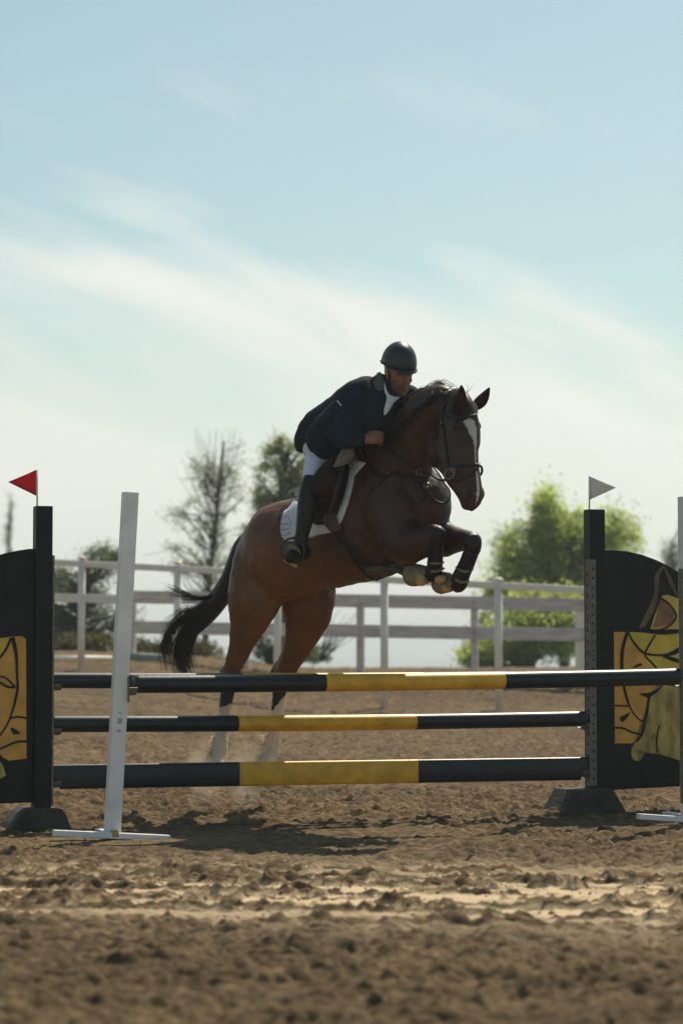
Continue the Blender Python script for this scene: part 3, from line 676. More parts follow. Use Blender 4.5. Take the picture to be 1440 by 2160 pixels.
    ell(bm, at(672, 1240, 16.96), HF*.10, HR*.08, EZ*.12)
    ell(bm, at(828, 1120, 16.02), HF*.13, HR*.07, EZ*.11)                                  # triceps
    ell(bm, at(790, 1050, 16.12), HF*.12, HR*.07, EZ*.20)                                  # shoulder blade
    ell(bm, at(868, 1035, 15.99), HF*.10, HR*.08, EZ*.12)
    me = remesh(bm, 0.0075, 6, 0.6)
    return me
HM = build_horse()
def np_co(me):
    n = len(me.vertices); c = np.empty(n*3); me.vertices.foreach_get('co', c); return c.reshape(-1, 3)
hco = np_co(HM)
# subtle muscle relief and soft creases, displaced along the normals
hn = np.empty(len(hco)*3); HM.vertices.foreach_get('normal', hn); hn = hn.reshape(-1, 3)
def n3(c, s, seed):
    return np.array([mnoise.noise(Vector(p)*s+Vector((seed, seed*2, 0))) for p in c])
hd = n3(hco, 6.0, 3.1)*0.008-np.abs(n3(hco, 9.0, 21.0))*0.010+n3(hco, 15.0, 7.7)*0.0026
def pj(c):
    d = c-np.array(CAMP); z = d@np.array(FV); return CX+FPX*d[:, 0]/z, CY-FPX*(d@np.array(UV))/z
qx, qy = pj(hco)
hc0 = np.array(at(963, 893, 15.57)); HFn, HRn = np.array(GF), np.array(GR)
headm = (qx > 925) & (qy < 1090) & (hco[:, 1] < 15.75) | ((qx > 935) & (qy < 1085) & (qy > 1010))
hd[headm] *= 0.3
hco = hco+hn*hd[:, None]
HM.vertices.foreach_set('co', hco.ravel()); HM.update()
HBVH = BVHTree.FromPolygons([Vector(c) for c in hco], [tuple(p.vertices) for p in HM.polygons])
# coat colours: bay body, black points, white face mark and hind socks
colr = np.empty((len(hco), 4)); colr[:, 3] = 1
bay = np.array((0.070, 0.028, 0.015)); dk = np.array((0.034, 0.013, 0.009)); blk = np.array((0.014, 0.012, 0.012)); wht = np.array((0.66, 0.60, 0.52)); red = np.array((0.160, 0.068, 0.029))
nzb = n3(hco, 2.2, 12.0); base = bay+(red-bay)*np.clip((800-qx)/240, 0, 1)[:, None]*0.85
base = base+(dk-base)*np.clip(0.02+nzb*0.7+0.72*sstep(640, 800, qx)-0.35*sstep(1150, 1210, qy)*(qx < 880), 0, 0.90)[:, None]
leg_b = np.zeros(len(hco)); leg_b = np.maximum(leg_b, sstep(1395, 1450, qy)*(hco[:, 1] > 16.7))
fore = (hco[:, 1] < 15.97) & (qy > 1100) & (qx > 880)
leg_b = np.maximum(leg_b, fore*sstep(893, 925, qx)*sstep(1098, 1108, qy)*(qx < 945))
leg_b = np.maximum(leg_b, ((hco[:, 1] < 15.85) & (qy > 1100))*sstep(960, 992, qx)); leg_b = np.maximum(leg_b, fore*sstep(1165, 1180, qy))
base = base+(blk-base)*leg_b[:, None]
jag = n3(hco, 30, 5.0)*10+n3(hco, 11, 2.0)*14
sock = ((qy+jag) > 1492)*(hco[:, 1] > 16.7)
sock2 = ((qy+jag+(qx-588)*0.9) > 1485)*(hco[:, 1] > 17.1)
base = np.where((sock | sock2)[:, None] > 0, np.array((0.72, 0.59, 0.44)), base)
hoofm = (qy > 1614) & (hco[:, 1] > 16.7); base[hoofm] = (0.12, 0.10, 0.08)
rel = hco-np.array(at(963, 893, 15.57)); lat = rel@HRn; fw = rel@HFn; zz = -rel[:, 2]
cxl = np.interp(zz, [-.08, 0, .13, .29, .5], [0, 0, 0, 0, 0])
bw = np.interp(zz, [-.02, 0.0, 0.05, 0.10, 0.16, 0.30, 0.36, 0.44, 0.52], [0.0, .024, .024, .013, .0065, .0060, .007, .009, .0])
front = headm & (fw > np.interp(zz, [0, .2, .5], [.04, .05, .03])) & (np.abs(lat-0.028+0.004*np.sin(zz*20)) < bw*(1+0.25*n3(hco, 40, 1.0)))
base[front] = wht*0.8
muz = headm & (zz > .40); base[muz & ~front] = base[muz & ~front]*0.75+np.array((.030, .025, .022))*0.25
# near-black patches round the eyes and on the nostrils
for px_, py_, Y_, f_, s_, rr in ((967, 900, 15.57, .090, .10, .030), (991, 1046, 15.45, .060, .056, .018)):
    for sg in (1, -1):
        c = np.array(at(px_, py_, Y_)+GF*f_+GR*s_*sg); d_ = np.linalg.norm(hco-c, axis=1); base[d_ < rr] = (0.010, 0.008, 0.007)
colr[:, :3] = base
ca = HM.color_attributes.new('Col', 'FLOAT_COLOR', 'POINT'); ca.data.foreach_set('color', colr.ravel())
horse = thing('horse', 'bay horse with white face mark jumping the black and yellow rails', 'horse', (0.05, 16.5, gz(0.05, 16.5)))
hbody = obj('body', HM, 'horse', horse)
def hit(px, py, bvh=None, off=0.0, maxd=None):
    d = ray(px, py).normalized(); r = (bvh or HBVH).ray_cast(CAMP, d)
    if r[0] is None:
        p = at(px, py, 16.1); r = (bvh or HBVH).find_nearest(p)
    return r[0]+r[1]*off, r[1]
# eyes
for s in (1, -1):
    c = at(967, 900, 15.57)+GF*.084+GR*.084*s; bm = bmesh.new(); ell(bm, c, GF*.020, GR*.018, EZ*.017, 14, 8); obj('eye', bm, 'dark', horse)
# ears
def ear(base_px, tip_px, Y, w, open_dir, Yt):
    b = at(*base_px, Y); t = at(*tip_px, Yt); ax = (t-b); L = ax.length; ax.normalize()
    side = ax.cross(open_dir).normalized(); fr = side.cross(ax).normalized(); bm = bmesh.new(); rows = []
    n = 14; m = 13
    for i in range(n+1):
        u = i/n; ww = w*(0.55+0.45*math.sin(min(u/0.38, 1)*math.pi/2))*(1-max(0, (u-0.3)/0.7)**1.9)*1.0
        c = b+ax*L*u+side*0.018*math.sin(u*2.6)*(1 if w > 0 else 1); row = []
        for j in range(m):
            a = math.pi*(-0.68+1.36*j/(m-1))
            row.append(bm.verts.new(c+side*math.sin(a)*ww*0.95-fr*math.cos(a)*ww*0.8))
        rows.append(row)
    for r0, r1 in zip(rows, rows[1:]):
        for j in range(m-1): bm.faces.new((r0[j], r0[j+1], r1[j+1], r1[j]))
    o = obj('ear', bm, mat('ear_hair', (0.045, 0.020, 0.012), 0.6, 0.3, 30, 0.3, 120, transl=(0.09, 0.03, 0.015)), horse); s = o.modifiers.new('s', 'SOLIDIFY'); s.thickness = 0.006; s.offset = 0
    ss = o.modifiers.new('ss', 'SUBSURF'); ss.levels = 1; ss.render_levels = 1
ear((960, 874), (970, 811), 15.44, 0.047, Vector((0.45, -1, 0.0)), 15.46)
ear((998, 862), (1030, 815), 15.74, 0.040, Vector((0.7, -0.8, 0.0)), 15.76)
def strands(bm, roots, ends, n, w, wob, seed, k=9, sag=0.0, spread=0.03, n_side=3):
    rnd = random.Random(seed)
    for i in range(n):
        u = rnd.random(); ri = u*(len(roots)-1); a = int(ri); f = ri-a
        r0 = roots[a].lerp(roots[min(a+1, len(roots)-1)], f); e0 = ends[a].lerp(ends[min(a+1, len(ends)-1)], f)
        e0 = e0+Vector((rnd.gauss(0, spread), rnd.gauss(0, spread), rnd.gauss(0, spread))); r0 = r0+Vector((rnd.gauss(0, .01), rnd.gauss(0, .01), rnd.gauss(0, .006)))
        side = Vector((rnd.gauss(0, 1), rnd.gauss(0, 1), rnd.gauss(0, 1)))*wob; ph = rnd.random()*3
        pts = []
        for j in range(k):
            t = j/(k-1); pts.append(r0.lerp(e0, t)+side*math.sin(t*math.pi)*1.0+Vector((0, 0, -sag*math.sin(t*math.pi)))+side*0.5*math.sin(t*5+ph)*t)
        ww = w*rnd.uniform(.5, 1.2); tube(bm, pts, [ww*(1-0.85*(j/(k-1))**2) for j in range(k)], n_side)
# mane: short, lying on the right of the crest with flying wisps
crest = [(800, 905, 16.22), (828, 872, 16.12), (852, 845, 16.02), (876, 826, 15.93), (900, 816, 15.84), (922, 813, 15.76), (945, 820, 15.68)]
cr3 = [at(*p) for p in crest]; bm = bmesh.new()
fall = []
for (px, py, Y), dx, dy in zip(crest, (18, 18, 16, 14, 10, 6, 2), (48, 50, 48, 44, 36, 26, 16)):
    h_, n_ = hit(px+dx-4, py+dy, off=0.006); fall.append(h_)
loft(bm, [(p[0], p[1]+9, p[2], .030, .032) for p in crest], HR, 12, 4)
strands(bm, [p-Vector((0, 0, .012)) for p in cr3], fall, 2000, 0.0036, 0.006, 3, k=6, spread=0.012, sag=-0.006)
strands(bm, cr3[2:], [p+Vector((.07, 0, .012)) for p in cr3[2:]], 60, 0.0020, 0.010, 5, k=6, spread=0.014, sag=-0.01)
wr = [at(940, 822, 15.70), at(950, 828, 15.68)]
strands(bm, wr, [at(912, 805, 15.74), at(924, 808, 15.74)], 22, 0.0022, 0.006, 9, k=6, spread=0.010, sag=-0.015)
obj('mane', bm, 'hair', horse)
bm = bmesh.new()
strands(bm, [at(960, 838, 15.62), at(985, 842, 15.64)], [at(990, 860, 15.52), at(997, 866, 15.50)], 130, 0.0028, 0.008, 11, k=6, spread=0.018, sag=-0.02)
strands(bm, [at(975, 842, 15.62)]*2, [at(993, 822, 15.6), at(985, 826, 15.6)], 10, 0.0012, 0.012, 12, k=6, spread=0.02)
obj('forelock', bm, 'hair', horse)
# tail
bm = bmesh.new()
tailc = [(524, 1128, 17.03, .035, .035), (508, 1150, 17.09, .048, .042), (497, 1185, 17.14, .058, .05), (484, 1225, 17.18, .066, .06), (462, 1262, 17.22, .072, .07), (430, 1296, 17.28, .080, .08), (399, 1328, 17.32, .066, .07), (381, 1362, 17.34, .042, .05), (383, 1395, 17.34, .028, .03), (393, 1422, 17.34, .012, .02)]
loft(bm, tailc, EY, 18, 4)
tme = remesh(bm, .008, 4)
bm = bmesh.new(); bm.from_mesh(tme)
rnd = random.Random(5)
def hairline(pts, w, jit, k=7):
    off = Vector((rnd.gauss(0, jit), rnd.gauss(0, jit*1.2), rnd.gauss(0, jit)))
    P = [at(*p)+off*(0.3+0.7*i/(len(pts)-1))+Vector((rnd.gauss(0, jit*.25), 0, rnd.gauss(0, jit*.25))) for i, p in enumerate(pts)]
    P = smooth_pts(P, 5); n = len(P); tube(bm, P, [w*(1-.8*(i/(n-1))**2) for i in range(n)], 3)
for i in range(380):
    hairline([(515, 1140, 17.05), (492, 1195, 17.12), (466, 1255, 17.18), (430, 1296, 17.24), (397, 1330, 17.28), (379, 1368, 17.3), (385+rnd.gauss(0, 5), 1412+rnd.gauss(0, 8), 17.3)], .0024, .024)
for i in range(150):
    hairline([(470, 1245, 17.16), (440, 1280, 17.2), (402, 1296, 17.2), (368, 1322, 17.22), (349+rnd.gauss(0, 3), 1362, 17.24), (354+rnd.gauss(0, 5), 1400+rnd.gauss(0, 14), 17.24)], .0018, .021)
for i in range(90):
    hairline([(470, 1250, 17.16), (440, 1300, 17.2), (412, 1335, 17.2), (397, 1372, 17.22), (404+rnd.gauss(0, 5), 1406+rnd.gauss(0, 10), 17.24)], .0020, .018)
for i in range(70):
    hairline([(478, 1235, 17.16), (448, 1258, 17.18), (415, 1262, 17.2), (385, 1254+rnd.gauss(0, 5), 17.22), (358+rnd.gauss(0, 10), 1244+rnd.gauss(0, 8), 17.22)], .0017, .012)
for i in range(60):
    hairline([(476, 1238, 17.16), (455, 1262, 17.18), (420, 1283, 17.2), (385, 1290+rnd.gauss(0, 4), 17.22), (350+rnd.gauss(0, 6), 1322+rnd.gauss(0, 12), 17.22)], .0018, .014)
for i in range(5): hairline([(465, 1262, 17.1), (445, 1250, 17.1), (432, 1232, 17.1), (424, 1218, 17.1)], .0010, .008)
obj('tail', bm, 'hair', horse)
# feathers catching the sun on the hind fetlocks
for (px, py, Y) in ((462, 1578, 17.0), (568, 1578, 17.15)):
    bm = bmesh.new(); rnd2 = random.Random(int(px))
    for i in range(130):
        a = at(px+rnd2.uniform(-18, 14), py+rnd2.uniform(-28, 16), Y+rnd2.uniform(-.03, .03)); s = -1 if rnd2.random() < .75 else .6
        b = a+Vector((.038*s+rnd2.gauss(0, .008), rnd2.gauss(0, .01), -.03+rnd2.gauss(0, .012)))
        tube(bm, [a, a.lerp(b, .5)+Vector((0, 0, .006)), b], [.003, .0022, .0006], 3)
    obj('fetlock_hair', bm, 'hairlight', horse)
# leg boots and overreach boots
def cuff(name, st, m, ref=HR, n=22, k=5, parent=horse):
    bm = bmesh.new(); loft(bm, st, ref, n, k); return obj(name, bm, m, parent)
cuff('tendon_boot', [(920, 1150, 15.755, .049, .047), (918, 1168, 15.78, .050, .047), (917, 1190, 15.82, .050, .047), (914, 1206, 15.855, .054, .050), (908, 1217, 15.88, .050, .048)], 'leather_black')
cuff('tendon_boot', [(994, 1162, 15.67, .049, .048), (986, 1184, 15.71, .050, .047), (977, 1204, 15.76, .052, .049), (970, 1220, 15.79, .056, .052), (966, 1232, 15.81, .055, .050), (958, 1238, 15.83, .040, .04)], 'leather_black')
for pts in ([(902, 1186, 15.83), (918, 1189, 15.74), (934, 1186, 15.83)], [(903, 1202, 15.86), (918, 1206, 15.77), (935, 1199, 15.86)]):
    bm = bmesh.new(); P = smooth_pts([at(*p)+Vector((0, -.006, 0)) for p in pts], 5); tube(bm, P, .0085, 6); obj('boot_strap', bm, 'leather_taupe', horse)
for pts in ([(962, 1197, 15.77), (978, 1206, 15.68), (996, 1201, 15.76)], [(956, 1217, 15.80), (970, 1228, 15.71), (988, 1226, 15.80)]):
    bm = bmesh.new(); P = smooth_pts([at(*p)+Vector((0, -.006, 0)) for p in pts], 5); tube(bm, P, .0085, 6); obj('boot_strap', bm, 'leather_taupe', horse)
cuff('bell_boot', [(905, 1213, 15.88, .044, .044), (896, 1213, 15.91, .058, .056), (882, 1213, 15.95, .069, .066), (868, 1213, 15.985, .071, .068), (863, 1213, 16.0, .062, .06)], 'leather_taupe')
cuff('bell_boot', [(962, 1226, 15.82, .042, .042), (952, 1228, 15.85, .056, .054), (938, 1229, 15.90, .067, .064), (926, 1229, 15.935, .069, .066), (920, 1229, 15.95, .058, .056)], 'leather_taupe')
# pale shells of the boots
bm = bmesh.new(); ell(bm, at(928, 1222, 15.80), Vector((.036, 0, .006)), Vector((0, .03, 0)), Vector((-.004, 0, .026))); obj('boot_shell', bm, 'leather_tan', horse)
bm = bmesh.new(); ell(bm, at(888, 1221, 15.895), Vector((.040, 0, .004)), Vector((0, .04, 0)), Vector((-.004, 0, .046))); obj('boot_shell', bm, 'leather_tan', horse)
bm = bmesh.new(); ell(bm, at(942, 1238, 15.86), Vector((.040, 0, -.006)), Vector((0, .04, 0)), Vector((.004, 0, .036))); obj('boot_shell', bm, 'leather_tan', horse)
cuff('hoof', [(938, 1250-10, 15.9, .03, .03), (930, 1240, 15.93, .04, .04)], 'hoof')

# ------------------------------------------------------------------ tack
def patch(name, poly, off, thick, m, parent=None, step=6, bvh=None, nrm_smooth=True, lift=None, yf=None):
    pts2 = [Vector((p[0], p[1])) for p in densify([Vector((*p, 0)) for p in poly], step)]
    nb = len(pts2); xs = [p.x for p in pts2]; ys = [p.y for p in pts2]
    def inside(x, y):
        c = False; j = nb-1
        for i in range(nb):
            a, b = pts2[i], pts2[j]
            if (a.y > y) != (b.y > y) and x < (b.x-a.x)*(y-a.y)/(b.y-a.y+1e-12)+a.x: c = not c
            j = i
        return c
    allp = list(pts2); y = min(ys)+step*.5
    while y < max(ys):
        x = min(xs)+step*.5
        while x < max(xs):
            if inside(x, y) and min((p-Vector((x, y))).length for p in pts2) > step*.45: allp.append(Vector((x, y)))
            x += step
        y += step
    vs, es, fs, *_ = delaunay_2d_cdt(allp, [(i, (i+1) % nb) for i in range(nb)], [], 1, 1e-4)
    bm = bmesh.new(); V = []
    raw = []
    for v in vs:
        p, n = hit(v.x, v.y, bvh); raw.append((p, n))
    for i, v in enumerate(vs):
        p, n = raw[i]; o_ = off+(lift(v.x, v.y) if lift else 0)
        V.append(bm.verts.new(p-ray(v.x, v.y).normalized()*o_ if not yf else at(v.x, v.y, yf(v.x, v.y, p.y))))
    for f in fs:
        try: bm.faces.new([V[i] for i in f])
        except Exception: pass
    for it in range(3): bmesh.ops.smooth_vert(bm, verts=[v for v in bm.verts if not v.is_boundary], factor=0.5, use_axis_x=True, use_axis_y=True, use_axis_z=True)
    o = obj(name, bm, m, parent); s = o.modifiers.new('s', 'SOLIDIFY'); s.thickness = thick; s.offset = 1 if False else -1
    return o
def strap(name, pts, w, m, parent, off=0.008, k=5, bvh=None, bm=None, t=0.0045):
    own = bm is None; bm = bm or bmesh.new()
    q = resample([(float(a), float(b)) for a, b in pts], k) if len(pts) > 2 else [np.array(p, float) for p in pts]
    hs = [hit(p[0], p[1], bvh, off) for p in q]; P = [h[0] for h in hs]
    for _ in range(2): P = [P[0]]+[(P[i-1]+P[i]*2+P[i+1])/4 for i in range(1, len(P)-1)]+[P[-1]]
    rings = []
    for i, p in enumerate(P):
        T = (P[min(i+1, len(P)-1)]-P[max(i-1, 0)]).normalized(); n = hs[i][1]; n = (n-T*n.dot(T)).normalized(); b = T.cross(n)
        rings.append([bm.verts.new(p+b*(w/2*cx_)+n*(t*cy_)) for cx_, cy_ in ((-1, -.6), (-1, .4), (-.6, 1), (.6, 1), (1, .4), (1, -.6))])
    for a, b in zip(rings, rings[1:]):
        for j in range(6): bm.faces.new((a[j], a[(j+1) % 6], b[(j+1) % 6], b[j]))
    bm.faces.new(rings[0][::-1]); bm.faces.new(rings[-1])
    if own: return obj(name, bm, m, parent)
# saddle pad
padpoly = round_poly([(612, 1066), (598, 1080), (591, 1110), (593, 1128), (602, 1142), (640, 1137), (672, 1128), (700, 1121), (716, 1104), (730, 1070), (742, 1025), (748, 990), (750, 966), (735, 960), (690, 975), (650, 1000)], 4)
pad = patch('saddle_pad', padpoly, 0.016, 0.012, 'pad')
tag(pad, 'white cloth under the saddle, its rear corner showing behind the boot', 'saddle pad')
PBV = None
strap('piping', [(607, 1072), (596, 1085), (592, 1110), (596, 1130), (604, 1139)], .006, 'padtrim', pad, off=.030)
bm = bmesh.new()
for pts in ([(600, 1112), (603, 1104), (604, 1114), (608, 1102), (609, 1114), (612, 1104), (614, 1112)], [(598, 1120), (606, 1119), (615, 1116)], [(606, 1098), (612, 1090), (616, 1100), (619, 1108)], [(603, 1131), (612, 1128), (618, 1122)]):
    strap('x', pts, .0035, None, None, off=.031, k=2, bm=bm, t=.0015)
obj('monogram', bm, 'padtrim', pad)
saddle = thing('saddle', 'dark brown leather saddle with hanging stirrup, under the rider', 'saddle', at(700, 990, 16.55))
bm = bmesh.new()
loft(bm, [(664, 1000, 16.66, .05, .13), (690, 985, 16.60, .05, .17), (715, 968, 16.52, .05, .13), (735, 945, 16.45, .07, .09), (752, 930, 16.40, .05, .06)], HR, 20, 4)
obj('seat', remesh(bm, .007, 4), 'leather_brown', saddle)
def flapY(off):
    def f(x, y, hy):
        w = max(0, min(1, (1085-y)/50))*max(0, min(1, (736-x)/30)); w = w*w*(3-2*w)
        a = min(hy, 16.45)-0.034; return (a*(1-w)+(16.065+0.0008*abs(x-690))*w)-off
    return f
flap = patch('flap', round_poly([(712, 958), (698, 964), (684, 976), (668, 994), (656, 1014), (652, 1030), (653, 1055), (658, 1085), (664, 1106), (682, 1106), (700, 1102), (712, 1082), (722, 1050), (733, 1010), (741, 968), (730, 956)], 4), 0.034, 0.009, 'leather_brown', saddle, yf=flapY(0))
patch('skirt', round_poly([(714, 974), (696, 986), (682, 1010), (688, 1032), (702, 1030), (710, 1005), (718, 982)], 4), 0.056, 0.007, 'leather_brown', saddle, yf=flapY(0.014))
patch('knee_roll', round_poly([(716, 985), (722, 985), (716, 1020), (706, 1060), (699, 1085), (694, 1083), (700, 1050), (709, 1012)], 4), 0.056, 0.010, mat('worn_brown_leather_edge', (0.060, 0.030, 0.018), 0.5, 0.35, 20, 0.3, 90), saddle, yf=flapY(0.014))
patch('girth_guard', round_poly([(688, 1068), (704, 1076), (712, 1100), (718, 1108), (716, 1118), (700, 1122), (690, 1112), (684, 1098)], 4), 0.040, 0.008, mat('worn_brown_leather', (0.085, 0.045, 0.022), 0.5, 0.35, 20, 0.3, 90), saddle)
bm = bmesh.new(); loft(bm, [(741, 942, 16.04, .012, .012), (738, 949, 16.04, .040, .026), (731, 960, 16.03, .048, .028), (721, 971, 16.02, .038, .024), (711, 979, 16.02, .020, .016), (702, 985, 16.03, .006, .006)], EY, 18, 4)
obj('knee_pad', remesh(bm, .006, 4), 'sheep', saddle)
# girth and belly guard
strap('girth', [(706, 1112), (722, 1135), (745, 1165), (775, 1195), (805, 1216), (836, 1226)], .055, 'leather_black', saddle, off=.010)
patch('belly_guard', round_poly([(768, 1204), (800, 1214), (838, 1222), (848, 1226), (836, 1238), (812, 1250), (780, 1258), (758, 1254), (756, 1238), (760, 1215)], 4), 0.024, 0.014, mat('grey_brown_guard', (0.080, 0.066, 0.048), 0.6, 0.2, 20, 0.2, 80), saddle, step=7)
# breastplate
bp = thing('breastplate', 'black leather breastplate with steel rings across the chest', 'breastplate', at(860, 1010, 16.0))
strap('shoulder_strap', [(762, 945), (790, 1000), (818, 1004), (850, 1002), (880, 1012), (900, 1027)], .020, 'leather_black', bp, off=.006)
strap('wither_strap', [(770, 960), (766, 985), (764, 1008)], .016, 'leather_black', bp, off=.006)
strap('chest_strap', [(900, 1027), (896, 1050), (880, 1064), (850, 1052), (838, 1030)], .014, 'leather_black', bp, off=.006)
strap('girth_strap', [(716, 1118), (742, 1170), (770, 1204), (800, 1222), (832, 1224)], .016, 'leather_black', bp, off=.022)
strap('martingale_fork', [(900, 1030), (905, 1046), (922, 1060), (934, 1062)], .011, 'leather_black', bp, off=.012)
bm = bmesh.new(); c, n = hit(900, 1027, off=.016); ax = n.orthogonal().normalized(); torus(bm, c, ax, n.cross(ax), .020, .004); obj('ring', bm, 'steel', bp)
bm = bmesh.new(); c, n = hit(822, 999, off=.014); ell(bm, c, EX*.008, EY*.006, EZ*.009); obj('buckle', bm, 'steel', bp)
bm = bmesh.new(); c, n = hit(766, 1006, off=.014); ell(bm, c, EX*.010, EY*.006, EZ*.006); obj('buckle', bm, 'steel', bp)
# stirrup
st = thing('stirrup_probe', 'x', 'x'); bpy.data.objects.remove(st)
iron_top = at(622, 1128, 16.20); SY = 16.06
bm = bmesh.new(); tube(bm, smooth_pts([at(668, 1040, 16.24), at(650, 1085, 16.20), at(632, 1118, 16.18), at(619, 1136, 16.16)], 4), .008, 6); obj('stirrup_leather', bm, 'leather_black', saddle)
bm = bmesh.new(); tube(bm, smooth_pts([at(600, 1180, SY-.02), at(591, 1162, SY-.02), at(597, 1145, SY), at(617, 1135, SY), at(638, 1148, SY+.02), at(640, 1172, SY+.02), at(630, 1196, SY+.0)], 5), .0075, 8)
irn = obj('stirrup_iron', bm, mat('dark_iron', (0.05, 0.045, 0.04), 0.35, 0.2, 30, metal=0.6), saddle)
bm = bmesh.new(); a = at(598, 1181, SY-.03); b = at(627, 1196, SY-.03); d = (b-a).normalized(); box(bm, (a+b)/2+Vector((0, .03, 0)), d, EY, d.cross(EY), (b-a).length/2, .04, .009)
bevel(obj('tread', bm, mat('brass_tread', (0.30, 0.20, 0.05), 0.35, 0.2, 30, metal=0.5), irn, smooth=False), .003)

# bridle
br = thing('bridle', 'black leather bridle with steel ring bit on the horse\'s head', 'bridle', at(965, 930, 15.5))
strap('browband', [(936, 877), (955, 879), (978, 880), (1003, 877)], .020, 'leather_black', br, off=.006)
strap('cheekpiece', [(940, 852), (934, 872), (933, 893), (936, 915), (940, 940), (944, 970), (945, 990)], .016, 'leather_black', br, off=.006)
strap('throatlash', [(934, 880), (925, 905), (918, 930)], .010, 'leather_black', br, off=.006)
strap('noseband', [(944, 984), (962, 984), (985, 983), (1003, 982), (1009, 980)], .020, 'leather_black', br, off=.006)
strap('flash_strap', [(1008, 984), (996, 1000), (978, 1010), (962, 1016)], .012, 'leather_black', br, off=.006)
bm = bmesh.new(); tube(bm, smooth_pts([hit(1006, 982, off=.004)[0], at(1014, 984, 15.47), at(1016, 995, 15.46), at(1011, 1004, 15.46)], 4), .008, 6); obj('nose_roll', bm, 'leather_black', br)
bm = bmesh.new(); c = at(947, 1000, 15.40); torus(bm, c, Vector((.92, -.2, 0)).normalized(), Vector((.15, 0, 1)).normalized(), .030, .0042, 26); torus(bm, at(954, 991, 15.40), Vector((.92, -.2, 0)).normalized(), EZ, .014, .003, 16); obj('bit_ring', bm, 'steel', br)
bm = bmesh.new(); c, n = hit(934, 893, off=.012); ell(bm, c, EX*.008, EY*.005, EZ*.008); obj('buckle', bm, 'steel', br)
bm = bmesh.new(); c, n = hit(1007, 982, off=.010); ell(bm, c, EX*.009, EY*.006, EZ*.007); obj('buckle', bm, 'steel', br)
# reins
h1, _ = hit(812, 942, off=.03); h2, _ = hit(850, 968, off=.02); h3, _ = hit(882, 988, off=.020)
def cord(name, pts, r, m, parent, k=6):
    bm = bmesh.new(); tube(bm, smooth_pts(pts, k), r, 8); return obj(name, bm, m, parent)
HAND = at(787, 926, 15.93)
cord('rein', [HAND, at(800, 936, 15.93), h1, h2, h3, at(905, 1000, 15.74), at(925, 1012, 15.60), at(938, 1012, 15.48), at(945, 1008, 15.42)], .0062, 'leather_black', br)
cord('rein', [at(913, 981, 15.75), at(925, 990, 15.62), at(938, 1003, 15.55), at(950, 1014, 15.50)], .0062, 'leather_black', br)
cord('martingale_strap', [at(912, 984, 15.75), at(926, 1001, 15.65), at(937, 1020, 15.6), at(946, 1032, 15.6), at(949, 1046, 15.6), at(944, 1058, 15.65), at(934, 1062, 15.72), hit(918, 1058, off=.015)[0]], .0048, 'leather_black', bp)
bm = bmesh.new(); c, n = hit(883, 990, off=.028); torus(bm, c, Vector((.8, -.2, -.2)).normalized(), Vector((.2, 0, .9)).normalized(), .017, .003)
obj('martingale_ring', bm, 'steel', bp)
bm = bmesh.new(); torus(bm, at(939, 1012, 15.50), EX, EZ, .010, .0025, 14); obj('martingale_ring', bm, 'steel', bp)

# ------------------------------------------------------------------ the rider
person = thing('person', 'rider in navy jacket, white breeches, black boots and dark helmet crouched over the horse', 'person', at(690, 960, 16.5))
PH = R(63); FF = Vector((math.cos(PH), -math.sin(PH), 0)); FR = Vector((-math.sin(PH), -math.cos(PH), 0))
HX = (EZ+FF*0.22).normalized(); FF = (FF-HX*FF.dot(HX)).normalized()       # up axis of the head, tipped a little
HY_ = 16.10
def hp(f, r, u): return at(839, 783, HY_)+FF*f+FR*r+HX*u
def hand(bm, W0, dirv, palm_n, curl=1.0, s=1.0):
    """closed hand holding a rein: palm, four unequal bent fingers, thumb from the palm's side"""
    dirv = dirv.normalized(); palm_n = (palm_n-dirv*palm_n.dot(dirv)).normalized(); side = dirv.cross(palm_n).normalized()
    if side.z < 0: side = -side
    loft(bm, [(*(W0-dirv*.03*s), .030*s, .024*s), (*(W0+dirv*.02*s), .036*s, .021*s), (*(W0+dirv*.075*s), .045*s, .018*s), (*(W0+dirv*.092*s), .042*s, .014*s)], palm_n, 14, 3, px=False)
    for i, (o_, L) in enumerate(((.033, .040), (.011, .045), (-.011, .042), (-.032, .034))):
        b = W0+dirv*.088*s+side*o_*s; p1 = b+(dirv*.55+palm_n*.55)*L*s; p2 = p1+(palm_n*.9-dirv*.45)*.026*s; p3 = p2+(-dirv*.95+palm_n*.1)*.022*s
        loft(bm, [(*(b-dirv*.01), .0094*s, .0094*s), (*b, .0094*s, .0094*s), (*p1, .0090*s, .0090*s), (*p2, .0098*s, .0098*s), (*p3, .0085*s, .0085*s)], side, 10, 3, px=False)
    b = W0+dirv*.028*s+side*.036*s+palm_n*.006*s; p1 = b+(dirv*.8+side*.35+palm_n*.5)*.036*s; p2 = p1+(dirv*.75+palm_n*.5-side*.25)*.030*s
    loft(bm, [(*b, .015*s, .015*s), (*p1, .0125*s, .0125*s), (*p2, .0095*s, .0095*s)], side, 10, 3, px=False)
RW = at(769, 926, 15.96); LW = at(838, 925, 16.33)
